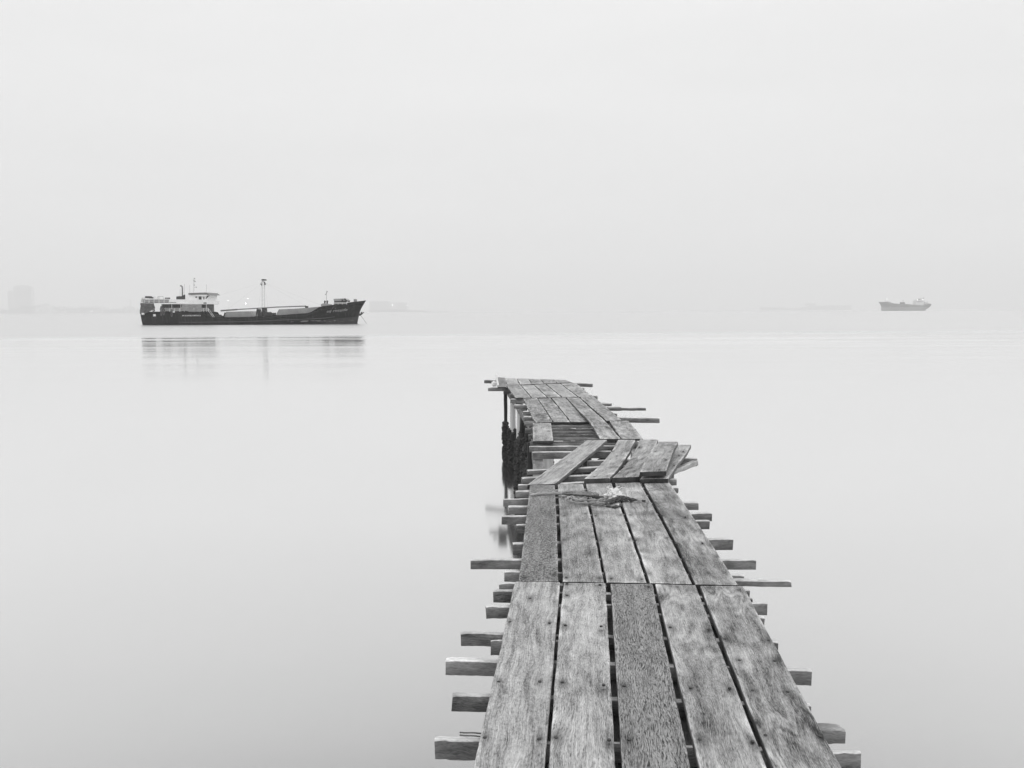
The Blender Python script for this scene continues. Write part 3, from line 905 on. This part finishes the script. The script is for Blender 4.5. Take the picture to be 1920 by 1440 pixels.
# sloping ladder, hatches, mast, boom
def f(mb):
    stube(mb, [(391,579),(402,594)], .05, .6); stube(mb, [(389.5,581.5),(400,595)], .05, .6)
part(f, 'ladder', M['rail'])
def hatch(mb, pts, d0, d1):
    spoly(mb, pts, d0, d1)
part(lambda mb: hatch(mb, [(418,596),(424,584.6),(468.5,583.5),(475,594.5),(475,596)], 1.3, 7.9), 'hatch_cover', M['tarp2'])
part(lambda mb: hatch(mb, [(517,594),(519.5,586),(523,580),(560,578.3),(603,574.8),(606,577),(600,583),(590,588.5),(580,590)], 1.3, 7.9), 'hatch_cover', M['tarp2'])
for a, b in (((419,596),(422,586)),((480,594),(482.5,578)),((484,594),(486,583.5)),((504,586),(510,592)),((497,577),(500,582))):
    part(lambda mb: stube(mb, [a, b], .15, 1, 6), 'derrick_strut', M['dark'])
for (x0, y0, x1, y1, d1) in ((482.5,579.5,485.8,593,3),(486,586,491,593.5,3),(491.5,577,495,587,4),(494,585,500,593.5,4),(500,586.5,510,592.5,5),(403,592,417,595.5,6)):
    part(lambda mb: (sbox(mb, x0, y0, x1, y1, 1.2, d1)), 'cargo_winch', M['dark'])
for x in (410, 414):
    part(lambda mb: stube(mb, [(x,593),(x,590)], .25, 2, 8), 'bollard', M['dark'])
for (x, y) in ((486.5,580),(489,584),(498,583),(507,585)):
    part(lambda mb: stube(mb, [(x, y + 3), (x + .8, y)], .3, 2, 7), 'winch_drum', M['roofg'])
def f(mb):
    stube(mb, [(491.3,590),(491.6,528)], .11, 3.0, 8); stube(mb, [(496.3,590),(495.6,528)], .11, 3.6, 8)
    for k in range(8): stube(mb, [(491.3, 585 - k * 7.5), (496, 585 - k * 7.5)], .05, 3.2, 5)
    stube(mb, [(493,529),(493,525)], .4, 3.2, 8)
mast = part(f, 'derrick_mast', M['rail'])
part(lambda mb: sbox(mb, 490.3, 523.3, 495.4, 525.6, 2.2, 4.2), 'mast_top', M['dark'], mast)
def f(mb):
    stube(mb, [(490,530),(489,532.5),(491,535)], .13, 2.6); stube(mb, [(495.5,529),(497,531.5),(496.8,534.5)], .17, 2.6)
part(f, 'mast_block', M['dark'], mast)
def f(mb): mb.tube([sp(414,582.6,2.2), sp(445,580.3,2.2)], [.22, .2], 8); mb.tube([sp(445,580.3,2.2), sp(493,577.4,2.2), sp(520,575.7,2.2), sp(574,573.9,2.2)], [.14,.13,.15,.15], 8)
part(f, 'derrick_boom', M['roofg'])
part(lambda mb: spoly(mb, [(571.5,574),(576.5,573.8),(576.5,576),(575,579.3),(572.5,578)], 1.8, 2.8), 'boom_block', M['dark'])
M['wire'] = plain('thin_wire', .55, .6, .1, 1)
def f(mb):
    for a, b in (((491,531),(424,582)),((496,531),(574,573.5)),((491,534),(483,585)),((496,534),(504,585)),((496,530),(609,575)),((491,530),(390,560))):
        mb.tube([sp(*a, 3), sp(*b, 3)], .012, 4)
part(f, 'rigging_wire', M['wire'])
# forecastle
def f(mb):
    stube(mb, [(612.3,572),(612.3,545)], .045, 4.5); stube(mb, [(610.5,551.5),(610.5,552.8)], .14, 4.5)
    stube(mb, [(613.8,546),(613.8,547.8)], .12, 4.5); stube(mb, [(610.5,552),(613.8,547)], .05, 4.5)
part(f, 'foremast', M['tarp2'])
for x in (609, 613.4):
    part(lambda mb: mb.tube([sp(x, 571, 3), sp(x, 568, 3), sp(x + .2, 565, 3), sp(x + .5, 563.6, 3)], [.18, .2, .26, .18], 8), 'ventilator', M['dark'])
def f(mb):
    spoly(mb, [(602,570.2),(606,568.8),(612,569.5),(619,570.5),(620,574.5),(604,575.5),(601.5,573.5)], .7, 3)
part(f, 'windlass', M['lgrey'])
def f(mb):
    spoly(mb, [(625.3,560.3),(645,559.6),(649,562.5),(650,564),(626,564.4)], 1.6, 7)
rf = part(f, 'forecastle_awning', M['lgrey'])
part(lambda mb: sbox(mb, 626.5, 564.2, 644, 571.8, 2.4, 6.6), 'forecastle_house', M['tarp'])
def f(mb): stube(mb, [(646,559.8),(650,564),(656,565.5)], .2, 1.4); sbox(mb, 640.5, 561.5, 643, 565.5, 1.3, 2)
part(f, 'deck_gear', M['dark'])
part(lambda mb: rail(mb, 626, 650, 567.5, 571, d=.9, step=8, bars=2), 'railing', M['rail'])
part(lambda mb: sbox(mb, 663.2, 560.8, 666.8, 565.6, 3.5, 5.5), 'bow_locker', M['tarp2'])
# anchor on the stem, chain to the water
ysb = BM / 2
def f(mb):
    mb.tube([sp(672,590,ysb), sp(679,587.2,ysb), sp(682.5,585.8,ysb)], .12, 6)
    mb.tube([sp(673,587,ysb), sp(675.5,590.6,ysb), sp(680,587.5,ysb)], .2, 6)
    mb.tube([sp(678,588,ysb), sp(677.6,584.8,ysb)], .2, 6); mb.tube([sp(671.5,591,ysb), sp(676,591,ysb)], .16, 6)
part(f, 'anchor', M['dark'])
part(lambda mb: mb.tube([sp(676,591,ysb), sp(682,599,ysb), sp(687.5,607,ysb-1)], .04, 5), 'anchor_chain', M['dark'])
# strake along the side and a darker water-line band
def f(mb):
    for pts, r in (([(270,602.5),(340,604.2),(400,603.8),(470,602.6),(540,599.6),(600,597),(625,594)], .07),):
        P = []
        for (x, y) in pts:
            p = sp(x, y)
            u = (p.x - sheer[0][0]) / (sheer[-1][0] - sheer[0][0])
            fb = 1 - max(0, (u - .66) / .34) ** 1.9
            fs_ = 1 - .5 * max(0, (.13 - u) / .13) ** 2
            P.append(Vector((p.x, YS + BM/2 - BM/2 * fb * fs_ - .02, p.z)))
        mb.tube(resample(P, 50), r, 6)
part(f, 'rubbing_strake', M['tarp'])
# painted words
def words(txt, x, y, w, h, d, shear=0, rot=0, parent=None, mat=None, face=(R(90), 0, 0), ex=.01):
    cu = bpy.data.curves.new('t', 'FONT'); cu.body = txt; cu.extrude = ex; cu.shear = shear; cu.resolution_u = 2
    cu.offset = .012
    o = bpy.data.objects.new('t', cu); COL.objects.link(o)
    bpy.context.view_layer.update()
    dg = bpy.context.evaluated_depsgraph_get()
    me = bpy.data.meshes.new_from_object(o.evaluated_get(dg))
    bpy.data.objects.remove(o)
    xs = [v.co.x for v in me.vertices]; ys = [v.co.y for v in me.vertices]
    ww = max(xs) - min(xs); hh = max(ys) - min(ys); mx = min(xs); my = min(ys)
    p = sp(x, y)
    n = bpy.data.objects.new('lettering', me); COL.objects.link(n); me.materials.append(mat or M['letters'])
    for v in me.vertices:
        lx = (v.co.x - mx) / ww * w; lz = (v.co.y - my) / hh * h
        X = p.x + lx
        u = (X - sheer[0][0]) / (sheer[-1][0] - sheer[0][0])
        Z = p.z + lz + lx * math.tan(rot)
        fz = max(0, min(1, Z / interp(sheer, X)))
        a = .62 + .16 * fz
        fb = 1 - max(0, (u - a) / (1 - a)) ** (1.7 + .8 * fz)
        v.co = Vector((X, YS + BM/2 - BM/2 * fb - d - (0.02 if v.co.z > 0 else 0), Z)) - Vector(parent.location)
    n.parent = parent
    return n
words('MV KUANSECOMPANY.8', 342, 593, 34 * MP, 2.4 * MP, .03, parent=ship)
words('uij rntsjde', 612, 587.6, 37 * MP, 6.2 * MP, .04, shear=.45, rot=R(5), parent=ship, mat=M['lgrey'])
words('.·´,', 622, 579.5, 6 * MP, 5.0 * MP, .04, parent=ship, mat=M['lgrey'])

# ------------------------------------------------------------------ far freighter
YF = 1850.0; MF = YF / F
def sq(x, y, d=0.0):
    p = atY(x, y, YF); return Vector((p.x, YF + d, p.z))
fp = sq(1702, 583)
ship2 = empty('cargo_ship', (fp.x, YF + 9, 0), 'distant grey freighter fading in haze at right, bow to the left', 'ship')
M['fhull'] = plain('far_hull_paint', .15, .6, .2, .05)
M['fhull2'] = plain('far_boot_paint', .26, .6, .2, .05)
M['fwhite'] = plain('far_white_paint', .75, .6, .1, .1)
prof2 = [(1650,566),(1663,566),(1668,567),(1675,569),(1690,570),(1700,570.2),(1712,571.5),(1730,572.6),(1733,571),(1737,569.3),(1742,569.3),(1747.5,570)]
stem2 = [(1650,566),(1653,569.5),(1655.4,574),(1655.5,583.5)]
stern2 = [(1747.5,570),(1746,574),(1742,578),(1737,580.5),(1736,583.2)]
def hull2():
    h, _, _ = hull(prof2, stem2, stern2, YF, 17, sq, nst=50, nlev=12, mat=[M['fhull'], M['fhull2']], parent=ship2, bow_right=False)
    for p in h.data.polygons:
        if p.center.z < 8.6: p.material_index = 1
    return h
hull2()
def part2(fn, name, mat, parent=None):
    mb = MB(); fn(mb); return mb.build(name, mat, parent=parent or ship2, angle=45)
def qbox(mb, x0, y0, x1, y1, d0=2, d1=15):
    a = sq(x0, y1); b = sq(x1, y0); mb.box((a.x, YF + d0, a.z), (b.x, YF + d1, b.z))
def qtube(mb, pts, r, d=8): mb.tube([sq(x, y, d) for x, y in pts], r, 6)
dh = part2(lambda mb: qbox(mb, 1717.5, 563, 1734, 573), 'deckhouse', M['fwhite'])
for k in range(5):
    part2(lambda mb: qbox(mb, 1719 + k * 2.6, 565, 1720.6 + k * 2.6, 566.4, 1.7, 2.1), 'window', M['fhull'], dh)
wh2 = part2(lambda mb: qbox(mb, 1722, 559.8, 1731, 563.1, 3, 14), 'wheelhouse', M['fwhite'])
part2(lambda mb: qbox(mb, 1722.5, 560.4, 1729, 561.4, 2.7, 3.1), 'window', M['fhull'], wh2)
part2(lambda mb: (qtube(mb, [(1732,561),(1736,558.2)], .8), qtube(mb, [(1737,567.5),(1743,566.2)], .7), qtube(mb, [(1733,563),(1738,567)], .5)), 'funnel', M['fhull'])
part2(lambda mb: qbox(mb, 1737, 566.5, 1742, 570, 4, 12), 'aft_house', M['fwhite'])
part2(lambda mb: qtube(mb, [(1730,560),(1730,547)], .3), 'mast', M['fwhite'])
part2(lambda mb: (qtube(mb, [(1696.5,571),(1696.5,562.5)], .45), qbox(mb, 1692, 566.5, 1699, 570.5, 5, 12)), 'deck_crane', M['fhull'])
part2(lambda mb: (qtube(mb, [(1663,566.3),(1663,554)], .3), qbox(mb, 1665, 564.8, 1671, 567.8, 4, 12)), 'foremast', M['fwhite'])
part2(lambda mb: qtube(mb, [(1718.5,573),(1718.5,570)], .6), 'vent_post', M['fhull'])
part2(lambda mb: qtube(mb, [(1738,581),(1739,584)], .7), 'rudder', M['fhull'])
M['lamp'] = plain('lit_lamp_glass', 1, emit=4.5)
M['lamp2'] = plain('lit_lamp_glass_far', 1, emit=30)
for (x, y) in ((1720.3,562),(1730.6,561.8),(1663.3,560.4)):
    part2(lambda mb: mb.tube([sq(x - .5, y, 1.2), sq(x, y, 1.0), sq(x + .5, y, 1.2)], [.35, .75, .35], 8), 'deck_light', M['lamp'])

# ------------------------------------------------------------------ far shores
YL = 6800.0
M['land'] = plain('dark_shore', .08, .9, .3, .01)
M['wood_far'] = plain('far_foliage', .05, .9, .4, .05)
M['bld'] = plain('pale_concrete', .48, .8, .1, .02)
M['bld2'] = plain('grey_concrete', .36, .8, .1, .02)
M['win'] = plain('window_band', .10, .3, .1, .1)
def sl(x, y, Y=YL, d=0):
    p = atY(x, y, Y); return Vector((p.x, Y + d, p.z))
mb = MB()
for (xa, xb, Y) in ((-60, 262, YL), (255, 840, YL + 200), (1290, 1420, 8000)):
    n = 40; vs = []
    for i in range(n + 1):
        x = xa + (xb - xa) * i / n
        p = sl(x, 585, Y)
        hgt = 2.2 + 1.6 * mn.noise(Vector((x * .05, 1, 0)))
        vs += [(p.x, Y, -.5), (p.x, Y + 4, hgt), (p.x, Y + 160, hgt + 1), (p.x, Y + 170, -.5)]
    mb.add(vs, [(i*4+k, i*4+4+k, i*4+5+k, i*4+k+1) for i in range(n) for k in range(3)], 0)
o = mb.build('shore', M['land'], origin=Vector((0, YL, 0))); tag(o, kind='structure')

# leaf-clump treeline, one far mass
mb = MB()
rnd = random.Random(11)
skyline = [(-10,578),(5,582),(15,580),(30,577),(38,573.5),(50,574),(62,572.5),(72,571.5),(80,568.8),(88,570),(95,573),(102,575.5),(112,574),(122,573.5),(132,575),(140,577.5),(155,573.8),(166,575),(175,572.5),(188,573.5),(196,577),(210,579),(228,577),(236,574.5),(248,575.5),(256,580),(266,580)]
for i in range(2600):
    x = rnd.uniform(-10, 262)
    if 118 < x < 225 and rnd.random() < .6: continue
    yt = interp(skyline, x)
    yy = rnd.uniform(yt, 588.5)
    c = sl(x, yy, YL, rnd.uniform(6, 60)); c.z = max(.6, c.z)
    r = rnd.uniform(2.0, 5.5)
    a = Vector((rnd.uniform(-1,1), rnd.uniform(-1,1), rnd.uniform(-1,1))).normalized()
    b = a.orthogonal().normalized(); cc = a.cross(b)
    mb.add([c + b * r, c + cc * r, c - b * r, c - cc * r, c + a * r * .8, c - a * r * .8],
           [(0,1,4),(1,2,4),(2,3,4),(3,0,4),(1,0,5),(2,1,5),(3,2,5),(0,3,5)], 0)
for i in range(500):
    x = rnd.uniform(690, 800); yt = 583.5 - 3.5 * max(0, 1 - abs(x - 740) / 70)
    c = sl(x, rnd.uniform(yt, 584.6), YL + 200, rnd.uniform(6, 60)); c.z = max(.6, c.z); r = rnd.uniform(2, 5)
    b = Vector((1, 0, 0)); cc = Vector((0, 1, 0)); a = Vector((0, 0, 1))
    mb.add([c + b * r, c + cc * r, c - b * r, c - cc * r, c + a * r * .8, c - a * r * .8],
           [(0,1,4),(1,2,4),(2,3,4),(3,0,4),(1,0,5),(2,1,5),(3,2,5),(0,3,5)], 0)
o = mb.build('distant_woods', M['wood_far'], origin=Vector((sl(120, 585).x, YL, 0)))
tag(o, 'dark belt of far trees along the left shore', 'woods', kind='stuff')

def building(rects, label, Y=YL, mat='bld', depth=40, d0=62, bands=True, extra=None, cat='building', group=None):
    b = sl(rects[0][0], 586, Y)
    e = empty('building', (b.x, Y + d0, 0), label, cat, group)
    for (x0, y0, x1) in rects:
        p = sl(x0, y0, Y); q = sl(x1, y0, Y)
        w = MB(); w.box((p.x, Y + d0, 0), (q.x, Y + d0 + depth, p.z)); w.build('wall', M[mat], parent=e)
        if bands:
            z = 8.0
            wm = MB()
            while z < p.z - 5:
                wm.box((p.x + 3, Y + d0 - .6, z), (q.x - 3, Y + d0 + .3, z + 3.2)); z += 7.0
            if wm.v: wm.build('window_band', M['win'], parent=e)
    if extra: extra(e)
    return e
def dome(e):
    mb = MB()
    pts = [(15.5, 538.5), (18, 536), (24, 534.6), (32, 534), (40, 534.8), (46, 536.3), (50, 538.5)]
    mb.prism([(sl(*p).x, sl(*p).z) for p in pts], YL + 60, YL + 104)
    mb.build('roof', M['bld2'], parent=e)
building([(5, 544.5, 15.5), (15.5, 538.5, 50)], 'tall hazy slab tower with a curved roof at the far left shore', extra=dome)
building([(203, 554, 208.5)], 'slim faint tower, tallest of those just left of the dark coaster', depth=20, d0=700, mat='bld2', bands=False)
building([(215, 559, 222)], 'faint mid-height tower behind the shore lamps left of the coaster', depth=20, d0=900, mat='bld', bands=False)
building([(240.5, 559.5, 248)], 'faint broad tower nearest the stern of the dark coaster', depth=20, d0=500, mat='bld2', bands=False)
building([(147.5, 558.5, 150.5)], 'thin faint chimney-like tower above the low waterfront sheds', depth=10, d0=900, mat='bld2', bands=False)
building([(124, 577.8, 145)], 'low pale waterfront shed right of the bulk of the trees', depth=30, d0=2)
building([(146, 576.5, 190)], 'long low pale waterfront shed with window rows', depth=30, d0=3)
building([(192, 580.3, 226)], 'lowest dark waterfront shed before the faint towers', depth=30, d0=3, mat='bld2')
building([(690, 564.8, 727)], 'wide faint warehouse just right of the coaster bow', Y=7200, depth=60, mat='bld2', bands=False)
building([(727, 567, 762)], 'stepped faint warehouse behind the brightest lamp right of the bow', Y=7200, depth=60, mat='bld', bands=False)
# faint gantry crane
e = empty('gantry_crane', (sl(830, 585, 7400).x, 7400, 0), 'very faint quay crane between the two ships, nearer the left one', 'crane')
def c_(x, y): return sl(x, y, 7400)
for pts in ([(820,585),(822,566)],[(834,585),(832,566)]):
    mb = MB(); mb.tube([c_(*p) for p in pts], 1.6, 5); mb.build('leg', M['bld2'], parent=e)
mb = MB(); mb.tube([c_(815,563), c_(840,565)], 2.0, 5); mb.tube([c_(826,565), c_(825,549)], 1.2, 5); mb.build('boom', M['bld2'], parent=e)

# lit lamps along the shores
lamps = [(75,566,1.1,'lit shore lamp standing highest above the trees at far left'),(132.5,573.5,1.0,'lit shore lamp at the right end of the tree belt'),
 (104.5,575.2,.6,'small lit shore lamp between the tree belt and the sheds'),(55,585,.6,'small lit lamp low at the foot of the trees'),
 (168.5,583.8,.9,'left lamp of the bright pair low before the long shed'),(172.5,583.8,.9,'right lamp of the bright pair low before the long shed'),
 (208.5,578.8,.8,'lit lamp over the low dark shed, left of two'),(220,578.6,.9,'lit lamp over the low dark shed, right of two'),
 (401.3,563.5,1.0,'lit shore lamp just right of the coaster wheelhouse'),(428,563.3,1.1,'lit shore lamp midway between wheelhouse and derrick mast'),
 (464.5,560.2,1.4,'brightest shore lamp, left of the derrick mast'),(461,569,1.0,'lit shore lamp below the brightest one by the derrick mast'),
 (691.2,569.6,1.1,'lit shore lamp closest to the coaster bow tip'),(736,572.6,1.3,'bright shore lamp in the middle of the group right of the bow'),
 (762.5,573,.8,'lit shore lamp, left foot of a small triangle of lights'),(770,568,.6,'dim shore lamp, top of a small triangle of lights'),
 (774,573,.8,'lit shore lamp, right foot of a small triangle of lights'),(799,579,.7,'lit shore lamp left of the faint crane'),
 (815,578.5,.7,'lit shore lamp under the faint crane boom'),(836.5,574.5,.6,'lit shore lamp right of the faint crane'),
 (1347.8,574.6,.9,'lit lamp, first of the three far right of the jetty'),(1353.5,575.6,.7,'lit lamp, second of the three far right of the jetty'),(1372.5,575.6,.7,'lit lamp, last of the three far right of the jetty')]
for (x, y, s_, lb) in lamps:
    s_ *= 1.35
    Y = 6700 if x < 260 else (6850 if x < 900 else 7000)
    p = sl(x, y, Y)
    e = empty('shore_lamp', (p.x, Y, 0), lb, 'lamp', 'lit lamps along the far shores')
    mb = MB(); mb.tube([(p.x, Y, -.5), (p.x, Y, p.z - 1)], .35, 5); mb.build('post', M['bld2'], parent=e)
    mb = MB(); mb.tube([(p.x - 1.9*s_, Y, p.z), (p.x - 1.2*s_, Y, p.z), (p.x, Y, p.z), (p.x + 1.2*s_, Y, p.z), (p.x + 1.9*s_, Y, p.z)], [.4*s_, 1.5*s_, 1.9*s_, 1.5*s_, .4*s_], 8)
    mb.build('lamp_head', M['lamp2'], parent=e)

# faint long tanker at the right
YT = 7200.0
def st_(x, y): 
    p = atY(x, y, YT); return p
tk = empty('tanker', (st_(1512, 582).x, YT + 15, 0), 'very faint long low tanker left of the distant freighter', 'ship')
M['thull'] = plain('tanker_hull_paint', .5, .7, .1, .02)
for nm, pts, mt in (('hull', [(1428,576),(1470,576.3),(1474,578.2),(1498,578),(1520,573),(1597,572.2),(1596,583),(1429,583)], 'thull'),
                    ('superstructure', [(1512,573),(1512,569),(1530,568.5),(1530,573)], 'thull')):
    mb = MB(); mb.prism([(st_(*p).x, max(-1, st_(*p).z)) for p in pts], YT, YT + 45); mb.build(nm, M[mt], parent=tk)
mb = MB()
for x in (1467, 1500, 1545, 1590): mb.tube([st_(x, 577), st_(x, 563)], .9, 5)
mb.build('mast', M['thull'], parent=tk)
for x, y, s_ in ((1516,573.6,.6),(1532.5,571.8,1.4),(1543,572,.6),(1566,571.5,.8)):
    p = st_(x, y); mb = MB(); mb.tube([(p.x-2*s_, YT-2, p.z), (p.x, YT-2, p.z), (p.x+2*s_, YT-2, p.z)], [.6*s_, 2.0*s_, .6*s_], 8); mb.build('deck_light', M['lamp2'], parent=tk)

# ------------------------------------------------------------------ water
def water():
    m, t = newmat('milky_calm_water')
    g = t.n('ShaderNodeNewGeometry').outputs['Position']
    sx = t.n('ShaderNodeSeparateXYZ', {0: g}); X = sx.outputs[0]; Y = sx.outputs[1]
    # wind-ruffled patch far out, with a ragged near edge
    en = t.noise(t.vm('MULTIPLY', g, (.006, .03, 0)), 1.0, 4, .6)
    edge_ = t.m('ADD', t.m('MULTIPLY_ADD', t.m('SUBTRACT', en, .5), 16.0, 113.0), t.m('MULTIPLY', X, .10))
    patch = t.rng(t.m('SUBTRACT', Y, edge_), -7, 7, smooth=True)
    # long soft swell lines that drag reflections into streaks
    s1 = t.noise(t.vm('MULTIPLY', g, (.010, .16, 0)), 1.0, 4, .7)
    s2 = t.noise(t.vm('MULTIPLY', g, (.06, .5, 3)), 1.0, 3, .6)
    s3 = t.noise(t.vm('MULTIPLY', g, (.02, .32, 7)), 1.0, 3, .65)
    ny = t.m('ADD', t.m('MULTIPLY', t.m('SUBTRACT', s1, .5), .032), t.m('MULTIPLY', t.m('SUBTRACT', s2, .5), .004))
    nv = t.n('ShaderNodeCombineXYZ', {0: 0.0, 1: ny, 2: 1.0}).outputs[0]
    nrm = t.n('ShaderNodeVectorMath', {0: nv}, operation='NORMALIZE').outputs[0]
    dist = t.rng(Y, 18, 90)
    rg = t.m('ADD', t.m('MULTIPLY_ADD', dist, -.006, .085), t.m('MULTIPLY', t.m('MULTIPLY', t.rng(s3, .42, .62), dist), .13))
    rough = t.m('ADD', t.m('MULTIPLY', rg, t.m('SUBTRACT', 1.0, patch)), t.m('MULTIPLY', patch, .34))
    lw = t.n('ShaderNodeLayerWeight', {'Blend': .5, 'Normal': nrm}).outputs['Facing']
    # facing: 0 looking straight down, 1 at grazing
    fac = t.m('SUBTRACT', 1.0, t.m('MULTIPLY', t.m('POWER', t.m('MAXIMUM', t.m('SUBTRACT', .95, lw), 0.0), 1.82), 2.31), clamp=True)
    fac = t.m('MULTIPLY', fac, t.m('SUBTRACT', 1.0, t.m('MULTIPLY', patch, .27)))
    bn = t.noise(t.vm('MULTIPLY', g, (.12, .3, 0)), 1.0, 3, .5)
    dcol = t.m('MULTIPLY_ADD', bn, .04, .08)
    dc = t.n('ShaderNodeCombineColor', {0: dcol, 1: dcol, 2: dcol}).outputs[0]
    d = t.n('ShaderNodeBsdfDiffuse', {'Color': dc}).outputs[0]
    gl = t.n('ShaderNodeBsdfGlossy', {'Color': (1, 1, 1, 1), 'Roughness': rough, 'Normal': nrm}).outputs[0]
    mx = t.n('ShaderNodeMixShader', {0: fac, 1: d, 2: gl})
    t.out(mx.outputs[0])
    return m
mb = MB()
ys = [-60, -10, 0, 5, 10, 20, 40, 80, 160, 320, 640, 1280, 2560, 5000, 11000]
xs = [-11000, -3000, -1000, -300, -100, -30, 0, 30, 100, 300, 1000, 3000, 11000]
vs = [(x, y, WZ) for y in ys for x in xs]; W = len(xs)
mb.add(vs, [(j*W+i, j*W+i+1, (j+1)*W+i+1, (j+1)*W+i) for j in range(len(ys)-1) for i in range(W-1)], 0)
o = mb.build('water', water(), origin=Vector((0, 0, 0))); tag(o, kind='structure')

# ------------------------------------------------------------------ haze
DENS = 0.0003
m, t = newmat('haze')
v = t.n('ShaderNodeVolumePrincipled', {'Color': (.975, .975, .975, 1), 'Density': DENS, 'Anisotropy': 0.0})
t.out(None, v.outputs[0])
mb = MB(); mb.box((-11100, -100, -3.5), (11100, 11100, 330))
o = mb.build('haze', m, origin=Vector((0, 0, 0))); tag(o, kind='stuff')

# ------------------------------------------------------------------ sky and sun
SUN_EL, SUN_AZ = 62.0, 75.0    # azimuth to the right of the view direction (+Y)
w = bpy.data.worlds.new('World'); S.world = w; w.use_nodes = True
t = NT(w)
sk = t.n('ShaderNodeTexSky', sky_type='NISHITA', sun_disc=False, sun_elevation=R(SUN_EL), sun_rotation=R(SUN_AZ), dust_density=3.0)
bw = t.n('ShaderNodeRGBToBW', {0: sk.outputs[0]}).outputs[0]
tc = t.n('ShaderNodeTexCoord').outputs['Generated']
sx = t.n('ShaderNodeSeparateXYZ', {0: tc})
z = t.m('MAXIMUM', sx.outputs[2], 0.0)
base = t.m('ADD', t.rng(z, 0, .40, 0.83, .925), t.rng(z, .36, 1.0, 0, .45))
cl = t.noise(t.vm('MULTIPLY', tc, (1.2, 1.2, 7.0)), 1.6, 5, .55)
base = t.m('MULTIPLY', base, t.m('MULTIPLY_ADD', t.m('SUBTRACT', cl, .5), .13, 1.0))
tot = t.m('ADD', t.m('MULTIPLY', base, .97), t.m('MULTIPLY', bw, .002))
col = t.n('ShaderNodeCombineColor', {0: tot, 1: tot, 2: tot}).outputs[0]
bg = t.n('ShaderNodeBackground', {'Color': col, 'Strength': 1.0})
o = t.n('ShaderNodeOutputWorld'); t.t.links.new(bg.outputs[0], o.inputs[0])
sd = bpy.data.lights.new('sun', 'SUN'); sd.energy = 0.7; sd.angle = R(14); sd.color = (1, 1, 1)
so = bpy.data.objects.new('sun', sd); COL.objects.link(so)
dirv = Vector((math.sin(R(SUN_AZ)) * math.cos(R(SUN_EL)), math.cos(R(SUN_AZ)) * math.cos(R(SUN_EL)), math.sin(R(SUN_EL))))
so.rotation_euler = dirv.to_track_quat('Z', 'Y').to_euler()
so.location = (0, 0, 60)

vs_ = S.view_settings
vs_.view_transform = 'Standard'; vs_.look = 'None'; vs_.exposure = 0; vs_.gamma = 1; vs_.use_curve_mapping = False
S.cycles.volume_bounces = 3
S.cycles.volume_max_steps = 64
